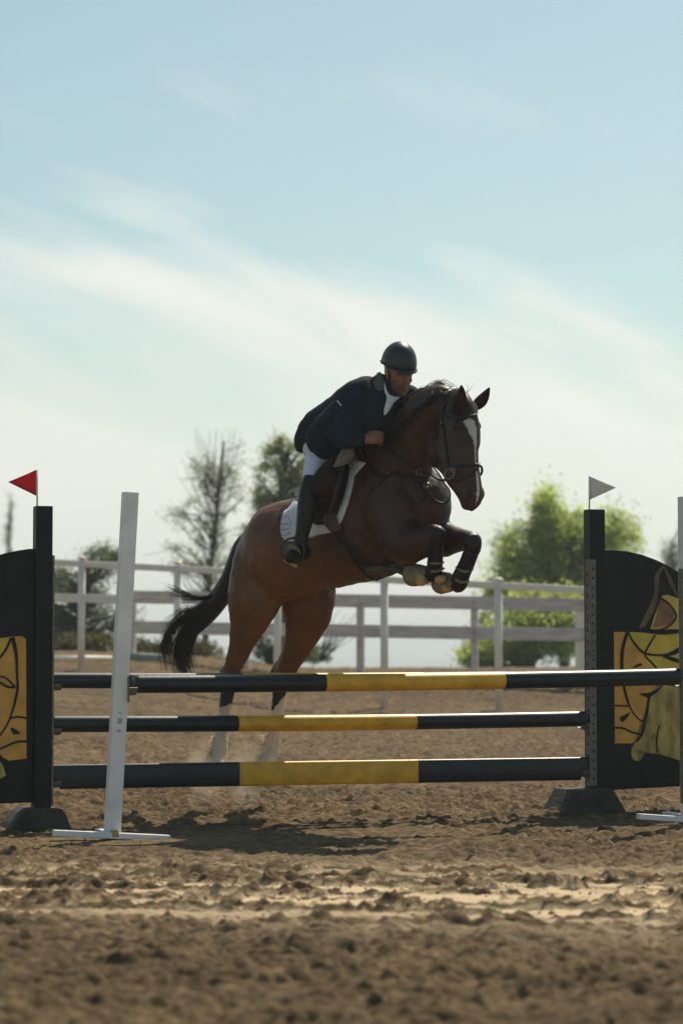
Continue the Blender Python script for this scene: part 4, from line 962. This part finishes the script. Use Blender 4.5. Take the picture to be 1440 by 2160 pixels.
def build_body():
    bm = bmesh.new()
    # torso, arms and legs under the clothes
    loft(bm, [(688, 945, 16.50, .11, .15), (695, 915, 16.46, .12, .15), (722, 885, 16.36, .11, .13), (757, 855, 16.26, .12, .15), (790, 830, 16.18, .10, .16), (808, 815, 16.15, .06, .08)], HR, 20, 3)
    loft(bm, [(775, 850, 16.13, .050, .05), (742, 892, 16.06, .044, .044), (722, 918, 16.04, .038, .038), (726, 926, 16.02, .036, .036), (745, 926, 15.99, .034, .034), (770, 926, 15.97, .030, .028)], HR, 12, 3)
    loft(bm, [(850, 845, 16.32, .055, .055), (820, 890, 16.42, .048, .048), (800, 920, 16.44, .042, .042), (822, 925, 16.38, .034, .034), (838, 925, 16.33, .030, .028)], HR, 12, 3)
    loft(bm, [(680, 945, 16.42, .075, .08), (664, 985, 16.28, .065, .065), (655, 1020, 16.20, .050, .05), (647, 1075, 16.20, .045, .045), (636, 1140, 16.20, .032, .032), (626, 1160, 16.14, .03, .035)], HR, 12, 3)
    loft(bm, [(720, 945, 16.62, .075, .08), (790, 970, 16.74, .065, .065), (826, 1005, 16.80, .050, .05), (812, 1075, 16.92, .045, .045), (792, 1135, 16.98, .032, .032), (800, 1150, 16.94, .03, .035)], HR, 12, 3)
    # neck
    loft(bm, [(*at(805, 822, 16.18), .060, .060), (*hp(-.035, 0, -.10), .062, .058), (*hp(-.02, 0, -.04), .066, .060), (*hp(-.01, 0, .0), .07, .065)], FR, 18, 3, px=False)
    # skull and face (front-back r1, side r2)
    loft(bm, [(*hp(.045, 0, -.155), .028, .026), (*hp(.036, 0, -.140), .052, .046), (*hp(.022, 0, -.108), .078, .064), (*hp(.010, 0, -.065), .094, .072), (*hp(0, 0, -.015), .104, .078), (*hp(-.004, 0, .04), .110, .083), (*hp(-.006, 0, .09), .105, .082), (*hp(-.006, 0, .13), .070, .058), (*hp(-.006, 0, .145), .03, .03)], FR, 24, 4, px=False)
    loft(bm, [(*hp(.106, 0, -.005), .010, .011), (*hp(.116, 0, -.026), .013, .012), (*hp(.124, 0, -.050), .018, .018), (*hp(.112, 0, -.064), .012, .018)], FR, 12, 3, px=False)   # nose
    for s in (1, -1):
        ell(bm, hp(.088, .033*s, .014), FF*.020, FR*.030, HX*.010)        # brow
        ell(bm, hp(.066, .047*s, -.045), FF*.024, FR*.022, HX*.022)       # cheek bone
        ell(bm, hp(.006, .078*s, -.03), FF*.022, FR*.010, HX*.036)       # ear
        ell(bm, hp(.03, .050*s, -.115), FF*.036, FR*.015, HX*.018)       # jaw corner
        ell(bm, hp(.113, .011*s, -.060), FF*.010, FR*.009, HX*.008)
    ell(bm, hp(.086, 0, -.132), FF*.022, FR*.026, HX*.020)                # chin
    ell(bm, hp(.101, 0, -.090), FF*.014, FR*.028, HX*.007); ell(bm, hp(.098, 0, -.104), FF*.014, FR*.024, HX*.007)
    hand(bm, RW, at(795, 922, 15.92)-RW, Vector((.35, .75, -.25)), s=1.0)
    hand(bm, LW, at(865, 922, 16.25)-LW, Vector((-.2, -.8, -.2)))
    return remesh(bm, .0036, 2, .5)
bme = build_body(); bco = np_co(bme)
cl_ = np.ones((len(bco), 4)); cl_[:, :3] = (0.25, 0.100, 0.062)
o_ = np.array(hp(0, 0, 0)); rl = bco-o_; ff = rl@np.array(FF); rr_ = rl@np.array(FR); uu = rl@np.array(HX)
face = (np.abs(rr_) < .11) & (uu > -.18) & (uu < .16) & (np.abs(ff) < .16)
beard = face & (uu < -.068) & (uu > -.17) & (ff > -.02); cl_[beard, :3] = (0.20, 0.10, 0.070)
lip = face & (ff > .088) & (np.abs(rr_) < .026) & (np.abs(uu+.097) < .008); cl_[lip, :3] = (0.18, 0.06, 0.05)
socket_shade = face & (ff > .07) & (np.abs(np.abs(rr_)-.033) < .018) & (np.abs(uu+.008) < .010); cl_[socket_shade, :3] = (0.10, 0.045, 0.035)  # shade of the eye sockets painted into the skin colour
hairm = face & (ff < -.02) & (uu > -.075); cl_[hairm, :3] = (0.07, 0.035, 0.02)
a_ = bme.color_attributes.new('Col', 'FLOAT_COLOR', 'POINT'); a_.data.foreach_set('color', cl_.ravel())
obj('body', bme, 'skin', person)
for s in (1, -1):
    bm = bmesh.new(); ell(bm, hp(.089, .033*s, -.008), FF*.010, FR*.012, HX*.006, 12, 8); obj('eye', bm, 'dark', person)
# helmet with brim and chin strap
bm = bmesh.new()
hcn = hp(.0, 0, .048); tv = (HX*1.0+FF*0.16).normalized(); fv = (FF-tv*FF.dot(tv)).normalized()
rows = []; n = 36; m = 14
for i in range(m+1):
    th = (math.pi*0.54)*i/m; row = []
    for j in range(n):
        a = 2*math.pi*j/n; ca_, sa_ = math.cos(a), math.sin(a); d = fv*ca_*.134+FR*sa_*.108
        drop = 0.0
        if i > m-4: drop = -0.020*(i-(m-4))/4*(0.5+0.5*math.cos(a))+0.022*(i-(m-4))/4*max(0, -ca_)
        row.append(bm.verts.new(hcn+d*math.sin(th)+tv*(.142*math.cos(th)-0.0*drop)-tv*drop*0.6))
    rows.append(row)
for r0, r1 in zip(rows, rows[1:]):
    for j in range(n): bm.faces.new((r0[j], r1[j], r1[(j+1) % n], r0[(j+1) % n]))
bmesh.ops.remove_doubles(bm, verts=bm.verts[:], dist=1e-4)
hel = obj('helmet', bm, 'helmet', person); s_ = hel.modifiers.new('s', 'SOLIDIFY'); s_.thickness = .010; s_.offset = -1
bm = bmesh.new(); r0 = []; r1 = []
for j in range(19):
    a = R(-62+124*j/18); ca_, sa_ = math.cos(a), math.sin(a); e = hcn+fv*ca_*.133+FR*sa_*.107-tv*.012
    w_ = .016*math.cos(a*1.35)**.8 if abs(a*1.35) < math.pi/2 else 0
    r0.append(bm.verts.new(e)); r1.append(bm.verts.new(e+(fv*ca_+FR*sa_)*w_-tv*(.016*w_/.016)))
for j in range(18): bm.faces.new((r0[j], r0[j+1], r1[j+1], r1[j]))
o = obj('brim', bm, 'helmet', hel); s_ = o.modifiers.new('s', 'SOLIDIFY'); s_.thickness = .006
bm = bmesh.new(); torus(bm, hcn+tv*(-.008), fv*1.0, FR, .118, .005, 36, 6)
for v in bm.verts:
    d = v.co-hcn; f_ = d.dot(fv); r_ = d.dot(FR); v.co += fv*f_*(.134/.118-1)+FR*r_*(.109/.118-1)
obj('helmet_trim', bm, 'leather_black', hel)
for s in (1, -1):
    cord('chin_strap', [hp(.03, .090*s, .03), hp(.036, .078*s, -.03), hp(.040, .066*s, -.09), hp(.046, .03*s, -.150), hp(.046, 0, -.160)], .0045, 'leather_black', hel)
# jacket
def build_jacket():
    bm = bmesh.new()
    loft(bm, [(666, 950, 16.58, .085, .17), (672, 932, 16.55, .135, .185), (689, 907, 16.48, .158, .19), (722, 880, 16.38, .142, .185), (755, 853, 16.28, .136, .20), (783, 832, 16.20, .125, .205), (799, 817, 16.17, .095, .14)], HR, 26, 4)
    loft(bm, [(700, 895, 16.22, .10, .10), (735, 868, 16.12, .115, .10), (775, 842, 16.08, .09, .10)], HR, 20, 4)
    # skirts hanging behind and beside the thigh
    loft(bm, [(702, 912, 16.34, .15, .11), (694, 935, 16.27, .120, .12), (687, 955, 16.22, .075, .10), (688, 966, 16.21, .022, .05)], HR, 18, 3)
    loft(bm, [(740, 912, 16.26, .10, .10), (718, 938, 16.22, .070, .08), (706, 950, 16.21, .035, .05)], HR, 18, 3)
    # sleeves
    loft(bm, [(787, 838, 16.13, .105, .09), (766, 860, 16.08, .105, .092), (740, 890, 16.03, .098, .085), (718, 916, 16.01, .086, .078), (714, 926, 16.0, .070, .07)], HR, 20, 4)
    loft(bm, [(712, 922, 16.0, .066, .07), (732, 926, 15.98, .062, .06), (753, 926, 15.965, .054, .05), (768, 926, 15.96, .046, .042)], EY, 20, 4)
    loft(bm, [(850, 838, 16.32, .085, .08), (838, 868, 16.40, .080, .075), (815, 905, 16.46, .068, .065), (808, 916, 16.45, .06, .06)], HR, 18, 3)
    loft(bm, [(806, 916, 16.45, .058, .056), (822, 922, 16.39, .052, .05), (838, 922, 16.34, .045, .042)], EY, 16, 3)
    ell(bm, at(700, 905, 16.20), EX*.13, EY*.13, EZ*.12)
    ell(bm, at(671, 926, 16.27), EX*.085, EY*.12, EZ*.105); ell(bm, at(684, 945, 16.24), EX*.055, EY*.09, EZ*.060)
    ell(bm, at(802, 806, 16.11), EX*.055, EY*.06, EZ*.058)
    # chest, shoulders and collar
    loft(bm, [(800, 822, 16.08, .07, .08), (812, 850, 16.03, .085, .10), (806, 885, 16.03, .09, .11), (780, 915, 16.10, .08, .11)], HR, 18, 3)
    ell(bm, at(858, 832, 16.30), HF*.08, HR*.09, EZ*.065)
    return remesh(bm, .0075, 30, .7)
jme = build_jacket(); jco = np_co(jme); jn = np.empty(len(jco)*3); jme.vertices.foreach_get('normal', jn); jn = jn.reshape(-1, 3)
fold = np.array([mnoise.noise(Vector((p[0]*14+p[2]*9, p[1]*8, p[2]*16-p[0]*10))) for p in jco])
fold2 = np.array([mnoise.noise(Vector((p[0]*34, p[1]*20, p[2]*34+p[0]*20))) for p in jco])
jco = jco+jn*((np.abs(fold)**.7)*np.sign(fold)*0.0035+fold2*.0012)[:, None]; jme.vertices.foreach_set('co', jco.ravel()); jme.update()
JBVH = BVHTree.FromPolygons([Vector(c) for c in jco], [tuple(p.vertices) for p in jme.polygons])
jacket = obj('jacket', jme, 'jacket', person)
patch('collar', round_poly([(797, 786), (805, 790), (809, 806), (808, 822), (800, 825), (789, 817), (791, 802)], 4), .012, .010, 'collar', jacket, step=4, bvh=JBVH)
strap('sleeve_emblem', [(712, 846), (716, 851), (720, 856)], .006, 'shirt', jacket, off=.003, bvh=JBVH, t=.0015)
patch('lapel', round_poly([(808, 824), (815, 836), (816, 852), (810, 872), (804, 874), (803, 850)], 4), .010, .006, 'jacket', jacket, step=4, bvh=JBVH)
# shirt front and stock
patch('shirt', round_poly([(810, 808), (814, 822), (820, 833), (832, 838), (843, 836), (838, 842), (828, 852), (820, 866), (811, 876), (809, 866), (813, 850), (815, 838), (810, 824)], 3), .016, .008, 'shirt', person, step=4, bvh=JBVH)
# breeches
bm = bmesh.new()
loft(bm, [(688, 950, 16.50, .11, .16), (684, 940, 16.50, .13, .17), (690, 920, 16.48, .12, .16)], HR, 20, 3)
loft(bm, [(680, 948, 16.40, .108, .095), (672, 968, 16.32, .092, .085), (664, 992, 16.25, .078, .075), (656, 1018, 16.20, .060, .06), (651, 1040, 16.20, .052, .052)], HR, 20, 4)
loft(bm, [(715, 945, 16.62, .10, .09), (780, 965, 16.74, .080, .08), (826, 1005, 16.80, .060, .06), (822, 1030, 16.84, .052, .052)], HR, 20, 4)
obj('breeches', remesh(bm, .0075, 4), 'breech', person)
# boots
bm = bmesh.new()
loft(bm, [(658, 1008, 16.19, .054, .058), (653, 1030, 16.18, .062, .062), (648, 1060, 16.17, .064, .062), (644, 1092, 16.16, .058, .056), (638, 1122, 16.16, .046, .046), (635, 1143, 16.16, .044, .046), (634, 1160, 16.15, .046, .05)], HR, 20, 4)
loft(bm, [(648, 1164, 16.26, .036, .040), (640, 1166, 16.20, .052, .050), (628, 1169, 16.12, .050, .052), (616, 1173, 16.04, .044, .048), (608, 1176, 15.99, .030, .036)], EZ, 16, 4)
obj('boot', remesh(bm, .006, 4), 'boot', person)
bm = bmesh.new()
loft(bm, [(828, 1000, 16.80, .060, .06), (822, 1030, 16.84, .064, .062), (812, 1075, 16.92, .058, .056), (794, 1130, 16.98, .044, .045), (792, 1146, 16.98, .044, .046)], HR, 20, 4)
loft(bm, [(786, 1146, 17.02, .036, .036), (800, 1150, 16.94, .044, .042), (822, 1156, 16.86, .034, .036)], EZ, 16, 4)
obj('boot', remesh(bm, .006, 4), 'boot', person)
bm = bmesh.new(); torus(bm, at(658, 1010, 16.19), (EX-HR*EX.dot(HR)).normalized(), HR, .056, .004, 24, 6); obj('boot_top', bm, 'leather_black', person)
bm = bmesh.new(); tube(bm, [at(638, 1160, 16.27), at(650, 1163, 16.34)], .005, 6); obj('spur', bm, 'steel', person)
bm = bmesh.new(); ell(bm, at(620, 1160, 16.035), Vector((.040, .01, -.026)), Vector((0, .012, 0)), Vector((.012, 0, .026))); obj('boot_cap', bm, mat('dusty_boot_leather', (0.16, 0.135, 0.085), 0.6, 0.3, 30, 0.2, 90), person)

# ------------------------------------------------------------------ fences behind the arena
FA, FB = Vector((-3.28, 32.4, 0)), Vector((1.84, 30.1, 0)); FU = (FB-FA).normalized(); FN = Vector((FU.y, -FU.x, 0))
def fY(px): return lineY(px, FA, FB)
fence = thing('pipe_fence', 'white pipe fence with round post caps round the arena', 'fence', (FA.x, FA.y, gz(FA.x, FA.y)))
xsf = [-900, -690, -480, -260, -40, 173, 375, 585, 810, 1050, 1300, 1560, 1830, 2110]
def topy(px): return 1181+(px-110)*(1240-1181)/1125
for px in xsf:
    Y = fY(px); t = at(px, topy(px), Y); zb = gz(t.x, Y)-.05
    bm = bmesh.new(); tube(bm, [Vector((t.x, Y, zb)), Vector((t.x, Y, t.z))], .047, 14); f = obj('post', bm, 'white_metal', fence)
    bm = bmesh.new(); ell(bm, (t.x, Y, t.z+.046), EX*.062, EY*.062, EZ*.022, 16, 8); obj('post_cap', bm, 'white_metal', f)
for a, b in zip(xsf, xsf[1:]):
    A, B = at(a, topy(a)+5, fY(a)), at(b, topy(b)+5, fY(b)); bm = bmesh.new(); d = (B-A).normalized()
    box(bm, (A+B)/2, d, FN, d.cross(FN), (B-A).length/2-.002, .035, .042); bevel(obj('top_rail', bm, 'white_metal', fence, smooth=False), .012)
A, B = at(-40, 1258, fY(-40)), at(262, 1264, fY(262)); bm = bmesh.new(); d = (B-A).normalized(); box(bm, (A+B)/2, d, FN, d.cross(FN), (B-A).length/2, .02, .055)
bevel(obj('middle_rail', bm, 'white_metal', fence, smooth=False), .006)
# board fence a little farther back
GA, GB = Vector((-3.6, 35.0, 0)), Vector((3.35, 33.2, 0)); GU = (GB-GA).normalized(); GN = Vector((GU.y, -GU.x, 0))
def gY(px): return lineY(px, GA, GB)
bf = thing('board_fence', 'grey weathered board fence just behind the white pipe fence', 'fence', (0, gY(720), gz(0, gY(720))))
for px, w in ((280, .045), (520, .045), (760, .048), (1000, .045), (1226, .085), (1480, .05), (1740, .05), (2010, .05)):
    Y = gY(px); zt = at(px, 1254+(px-280)*.008, Y); zb = gz(zt.x, Y)-.05; bm = bmesh.new(); box(bm, (zt.x, Y, (zt.z+zb)/2), GU, GN, EZ, w, .04, (zt.z-zb)/2)
    bevel(obj('post', bm, 'grey_board' if px != 1226 else 'white_metal', bf, smooth=False), .005)
for ya, yb, h in ((1259, 1276, .088), (1323, 1339, .086)):
    for p0, p1 in ((280, 520), (520, 760), (760, 1000), (1000, 1226), (1226, 1480), (1480, 1740), (1740, 2010)):
        A = at(p0, ya+(yb-ya)*(p0-280)/950, gY(p0)-.05); B = at(p1, ya+(yb-ya)*(p1-280)/950, gY(p1)-.05)
        bm = bmesh.new(); d = (B-A).normalized(); box(bm, (A+B)/2, d, GN, d.cross(GN), (B-A).length/2-.004, .014, h); bevel(obj('board', bm, 'grey_board', bf, smooth=False), .004)
# white rail lying on the bank, grey trough
bm = bmesh.new(); A, B = at(96, 1390, 33.6), at(236, 1390, 33.9); tube(bm, [A, A.lerp(B, .5)+Vector((0, 0, .004)), B], .042, 14)
tag(obj('ground_rail', bm, 'white_metal'), 'white rail lying on the sandy bank behind the left end of the fence', 'rail')
bm = bmesh.new(); A, B = at(262, 1388, 34.6), at(345, 1390, 34.8); d = (B-A).normalized(); box(bm, (A+B)/2, d, EY, d.cross(EY), (B-A).length/2, .18, .07)
tag(bevel(obj('trough', bm, mat('grey_blue_plastic', (0.22, 0.26, 0.28), 0.5, 0.1, 9), smooth=False), .02), 'low grey trough on the bank behind the horse\'s tail', 'trough')

# ------------------------------------------------------------------ trees and scrub
def leaf_quads(P, size, rnd, bm_v, bm_f):
    for p in P:
        a = rnd.normal(size=3); a /= np.linalg.norm(a); b = np.cross(a, rnd.normal(size=3)); b /= np.linalg.norm(b); s = size*rnd.uniform(.6, 1.3); i = len(bm_v)
        bm_v.extend([p-a*s*1.2, p+b*s*.5, p+a*s*1.2, p-b*s*.5]); bm_f.append((i, i+1, i+2, i+3))
def tree(name, label, cat, base, Y, trunk, blobs, nclump, leaves, size, lm, seed, tr=.09, crad=.22, droop=0.0, group=None, twig=.010, limb=.6):
    """trunk: picture points from the foot up; blobs: (px,py,rx,ry,weight)"""
    rnd = np.random.default_rng(seed); P = [at(x, y, Y) for x, y in trunk]; zb = gz(P[0].x, Y)-.1; P[0] = Vector((P[0].x, Y, min(P[0].z, zb) if P[0].z < zb else zb))
    r = thing(name, label, cat, (P[0].x, Y, zb), group)
    T = smooth_pts(P, 5); n = len(T); bm = bmesh.new(); tube(bm, T, [tr*(1-.75*i/(n-1)) for i in range(n)], 9)
    w = np.array([b[4] for b in blobs], float); w /= w.sum(); V, F = [], []
    for c in range(nclump):
        b = blobs[rnd.choice(len(blobs), p=w)]; a = rnd.uniform(0, 2*np.pi); q = rnd.uniform(0.1, 1)**.6
        px, py = b[0]+b[2]*q*math.cos(a), b[1]+b[3]*q*math.sin(a); dep = rnd.uniform(-1, 1)*b[2]/FPX*Y*.9
        c3 = at(px, py, Y+dep)
        cand = [(i, (T[i]-c3).length+max(0, (T[i].z-c3.z))*1.5) for i in range(n//4, n)]
        i0 = min(cand, key=lambda z: z[1])[0]; j0 = max(n//5, int(i0-rnd.integers(1, 5))); s0 = T[j0]
        mid = s0.lerp(c3, .5)+Vector(rnd.normal(size=3))*(.05+.05*(c3-s0).length)+Vector((0, 0, .08*(c3-s0).length))
        pts = smooth_pts([s0, mid, c3], 4); m_ = len(pts); r0 = min(tr*.5, twig+limb*.012*(c3-s0).length*2)
        tube(bm, pts, [r0*(1-.8*i/(m_-1))+.003 for i in range(m_)], 5)
        nl = int(leaves*.45*rnd.uniform(.3, 1.7)); cr_ = crad*rnd.uniform(.6, 1.35)
        L = rnd.normal(size=(nl, 3))*cr_*.5*np.array((1, 1, .8+droop)); L[:, 2] -= droop*cr_*np.abs(rnd.normal(size=nl))*.8
        leaf_quads(np.array(c3)+L, size, rnd, V, F)
        for t in range(3):
            e = c3+Vector(rnd.normal(size=3))*cr_*.6; tube(bm, [c3, c3.lerp(e, .5)+Vector(rnd.normal(size=3))*.03, e], [.006, .005, .003], 3)
    obj('trunk', bm, 'bark', r)
    me = bpy.data.meshes.new('crown'); me.from_pydata([tuple(v) for v in V], [], F); obj('crown', me, lm, r, smooth=False)
    return r
TG = 'trees beyond the arena fence'
tree('young_tree', 'thin sparse tree with bare upper twigs, left of the horse\'s rump', 'tree', None, 47, [(430, 1400), (434, 1330), (440, 1240), (448, 1160), (458, 1070), (466, 990), (472, 930)],
     [(440, 1150, 75, 70, 3), (400, 1090, 45, 40, 1.6), (470, 1040, 50, 60, 2.2), (425, 990, 30, 40, 1.5), (430, 1210, 60, 40, 2.2), (375, 1170, 26, 24, .9), (500, 980, 30, 50, .7), (480, 1130, 40, 60, 1.4), (445, 1250, 45, 30, 1.0)], 110, 95, .024, 'grey_leaf', 3, tr=.070, crad=.20, group=TG, twig=.006, limb=.35)
# bare upper twigs
tw = bmesh.new(); rn = random.Random(4)
for i in range(80):
    bx_ = rn.uniform(405, 500); by = rn.uniform(985, 1100); a = at(452+(bx_-452)*.4, by+30, 47+rn.uniform(-.4, .4)); ex = bx_+rn.gauss(0, 16); ey = by-rn.uniform(40, 120)
    e = at(ex, max(ey, 905), 47+rn.uniform(-.5, .5)); tube(tw, smooth_pts([a, a.lerp(e, .5)+Vector((rn.gauss(0, .05), 0, rn.gauss(0, .05))), e], 4), [.006-.0005*j for j in range(9)], 4)
yt = [o for o in bpy.data.objects if o.name.startswith('young_tree')][0]; obj('bare_twigs', tw, 'bark', yt)
tree('olive_tree', 'dark leafy tree directly behind the rider\'s seat', 'tree', None, 44, [(600, 1400), (598, 1300), (590, 1200), (596, 1100), (602, 1020), (606, 950)],
     [(600, 960, 52, 40, 2.2), (580, 1020, 48, 50, 3), (560, 1080, 40, 50, 2.2), (625, 1030, 40, 60, 2.4), (545, 1130, 40, 30, 1.6), (650, 960, 25, 40, 1.2), (640, 1100, 50, 40, 2.0), (700, 1060, 50, 70, 1.6), (575, 935, 26, 18, .8)], 165, 120, .027, 'olive_leaf', 8, tr=.10, crad=.15, group=TG)
tree('willow_tree', 'tall bright green tree behind the right standard', 'tree', None, 52, [(1190, 1420), (1188, 1340), (1180, 1260), (1175, 1180), (1172, 1110), (1160, 1060)],
     [(1150, 1080, 34, 45, 2.0), (1190, 1130, 70, 55, 4.5), (1110, 1160, 65, 60, 4.0), (1270, 1130, 55, 50, 3.5), (1070, 1210, 45, 45, 1.8), (1180, 1220, 110, 55, 5), (1290, 1210, 60, 70, 3), (1320, 1120, 30, 35, 1.0), (1060, 1150, 24, 30, .7), (1130, 1275, 100, 40, 2.6), (1040, 1290, 40, 50, 1.2)], 420, 150, .040, 'green_leaf', 12, tr=.12, crad=.22, droop=.7, group=TG)
tree('dark_shrub_tree', 'blue-green bushy tree low behind the right end of the board fence', 'tree', None, 50, [(1120, 1420), (1120, 1390), (1116, 1350), (1112, 1310)],
     [(1130, 1345, 110, 50, 5), (1040, 1375, 60, 28, 2), (1200, 1310, 60, 60, 3), (1010, 1390, 40, 20, 1), (1120, 1280, 60, 40, 2)], 190, 200, .038, 'green_leaf', 15, tr=.10, crad=.26, group=TG)
tree('bushy_tree', 'dark rounded bushy tree behind the fence on the left', 'tree', None, 44, [(175, 1410), (176, 1370), (172, 1320), (170, 1260), (180, 1210)],
     [(130, 1270, 70, 75, 4.5), (195, 1240, 45, 50, 2.0), (200, 1320, 80, 55, 4), (270, 1310, 40, 40, 1.6), (215, 1175, 38, 20, 1.4), (120, 1340, 70, 40, 2.4), (20, 1300, 80, 70, 3)], 210, 130, .028, 'dark_leaf', 21, tr=.09, crad=.20, group=TG)
tree('far_tree', 'thin hazy tree far off at the left picture edge', 'tree', None, 120, [(20, 1400), (20, 1250), (21, 1120), (22, 1050)],
     [(20, 1160, 9, 80, 2), (22, 1080, 7, 45, 1.4), (18, 1240, 12, 50, 1)], 46, 36, .05, 'grey_leaf', 33, tr=.07, crad=.22, group=TG)
tree('far_tree', 'small grey tree far off between the painted wing and the right picture edge', 'tree', None, 80, [(1418, 1400), (1417, 1300), (1415, 1200), (1413, 1150)],
     [(1412, 1165, 18, 28, 2), (1425, 1190, 26, 40, 2.5), (1445, 1150, 25, 40, 1.5)], 60, 50, .035, 'grey_leaf', 35, tr=.07, crad=.25, group=TG)
tree('low_shrub', 'dark shrub seen between the horse\'s hind legs', 'shrub', None, 42, [(560, 1410), (562, 1390), (560, 1370)],
     [(560, 1365, 32, 24, 2), (610, 1372, 30, 20, 1.4), (680, 1370, 30, 24, 1.2), (655, 1385, 40, 12, 1)], 60, 110, .022, 'dark_leaf', 44, tr=.03, crad=.12, group='shrubs on the bank')
tree('low_shrub', 'yellow-green scrub bush on the bank left of the horse\'s tail', 'shrub', None, 40, [(320, 1400), (320, 1388), (322, 1372)],
     [(300, 1365, 60, 16, 2), (380, 1368, 60, 14, 2), (440, 1374, 40, 12, 1)], 80, 110, .022, 'grass', 45, tr=.03, crad=.12, group='shrubs on the bank')
tree('low_shrub', 'yellow-green scrub bush behind the lying white rail', 'shrub', None, 40, [(160, 1400), (160, 1388), (158, 1370)],
     [(130, 1362, 60, 22, 2), (210, 1362, 50, 22, 2), (60, 1365, 50, 20, 1)], 80, 110, .022, 'grass', 46, tr=.03, crad=.12, group='shrubs on the bank')
# leaning dead branch behind the fence
bm = bmesh.new(); rn = random.Random(2)
for i in range(16):
    a = at(672+rn.uniform(-6, 10), 1395, 41); e = at(rn.uniform(700, 760), rn.uniform(1285, 1340), 41+rn.uniform(-.4, .4)); tube(bm, smooth_pts([a, a.lerp(e, .5)+Vector((rn.gauss(0, .04), 0, .08+rn.gauss(0, .04))), e], 5), [.012-.0009*j for j in range(11)], 4)
tag(obj('dead_brush', bm, 'bark'), 'leafless grey brush leaning right, behind the boards between the hind legs and belly', 'brush', 'shrubs on the bank')

# loose clods and dry twigs of the arena surface
V, F = [], []
rnd = np.random.default_rng(77)
ico = bmesh.new(); bmesh.ops.create_icosphere(ico, subdivisions=1, radius=1); iv = np.array([v.co[:] for v in ico.verts]); fi = [tuple(v.index for v in f.verts) for f in ico.faces]; ico.free()
for i in range(5200):
    y = 7.0+14*rnd.random()**1.3; x = rnd.uniform(-1, 1)*(.4+y*.15); s = rnd.uniform(.003, .008)*(1 if rnd.random() < .94 else 2.0)*(0.7+y*.022)
    c = np.array((x, y, gz(x, y)+rnd.uniform(-.012, .006))); k = len(V)
    vv = iv*(s*rnd.uniform(.6, 1.4, size=(len(iv), 1)))*np.array((1.25, 1, .75))+c; V.extend(vv.tolist()); F.extend([tuple(j+k for j in f) for f in fi])
me = bpy.data.meshes.new('clods'); me.from_pydata(V, [], F)
tag(obj('clods', me, mat('sand_clod', (0.22, 0.155, 0.09), 0.95, 0.4, 14), smooth=False), 'loose lumps of sand scattered over the trodden arena ground', 'sand clods', kind='stuff')

# ------------------------------------------------------------------ air
bm = bmesh.new(); box(bm, (0, 4500, 16), EX, EY, EZ, 9500, 4600, 27)
hz = obj('haze', bm, 'white_paint', smooth=False); hz.data.materials.clear(); hz['kind'] = 'stuff'
hm = bpy.data.materials.new('haze'); hm.use_nodes = True; t = hm.node_tree; t.nodes.clear()
o_ = t.nodes.new('ShaderNodeOutputMaterial'); v_ = t.nodes.new('ShaderNodeVolumePrincipled'); v_.inputs['Color'].default_value = (0.86, 0.95, 1.0, 1)
v_.inputs['Density'].default_value = 0.0008; v_.inputs['Anisotropy'].default_value = 0.35
t.links.new(v_.outputs[0], o_.inputs['Volume']); hz.data.materials.append(hm)

# dust kicked up by the hind hooves
for i, (px, py, Y, rx, rz_, dn) in enumerate(((432, 1625, 17.0, .17, .24, 1.5), (520, 1632, 17.0, .20, .24, 1.6))):
    bm = bmesh.new(); ell(bm, at(px, py, Y), EX*rx, EY*.16, EZ*rz_, 24, 14)
    d_ = obj('dust', bm, 'white_paint'); d_.data.materials.clear(); d_['kind'] = 'stuff'
    tag(d_, ('thin sunlit dust drifting beside the image-left hind hoof', 'thin sunlit dust drifting beside the image-right hind hoof')[i], 'dust')
    dm = bpy.data.materials.new('dust'); dm.use_nodes = True; t = dm.node_tree; t.nodes.clear()
    o_ = t.nodes.new('ShaderNodeOutputMaterial'); v_ = t.nodes.new('ShaderNodeVolumePrincipled'); v_.inputs['Color'].default_value = (0.88, 0.78, 0.60, 1); v_.inputs['Anisotropy'].default_value = 0.4
    tc = t.nodes.new('ShaderNodeTexCoord'); n_ = t.nodes.new('ShaderNodeTexNoise'); n_.inputs['Scale'].default_value = 7; n_.inputs['Detail'].default_value = 3; t.links.new(tc.outputs['Object'], n_.inputs['Vector'])
    g_ = t.nodes.new('ShaderNodeTexGradient'); g_.gradient_type = 'SPHERICAL'; mp = t.nodes.new('ShaderNodeMapping'); mp.inputs['Location'].default_value = (0, 0, -1.0)
    mp.inputs['Scale'].default_value = (1/rx, 1/.16, 1/rz_); t.links.new(tc.outputs['Object'], mp.inputs[0]); t.links.new(mp.outputs[0], g_.inputs[0])
    a_ = t.nodes.new('ShaderNodeMath'); a_.operation = 'MULTIPLY_ADD'; t.links.new(n_.outputs[0], a_.inputs[0]); a_.inputs[1].default_value = 3.2; a_.inputs[2].default_value = -1.2; a_.use_clamp = True
    b_ = t.nodes.new('ShaderNodeMath'); b_.operation = 'MULTIPLY'; t.links.new(a_.outputs[0], b_.inputs[0]); t.links.new(g_.outputs[1], b_.inputs[1])
    c_ = t.nodes.new('ShaderNodeMath'); c_.operation = 'MULTIPLY'; t.links.new(b_.outputs[0], c_.inputs[0]); c_.inputs[1].default_value = dn*9; t.links.new(c_.outputs[0], v_.inputs['Density'])
    t.links.new(v_.outputs[0], o_.inputs['Volume']); d_.data.materials.append(dm)
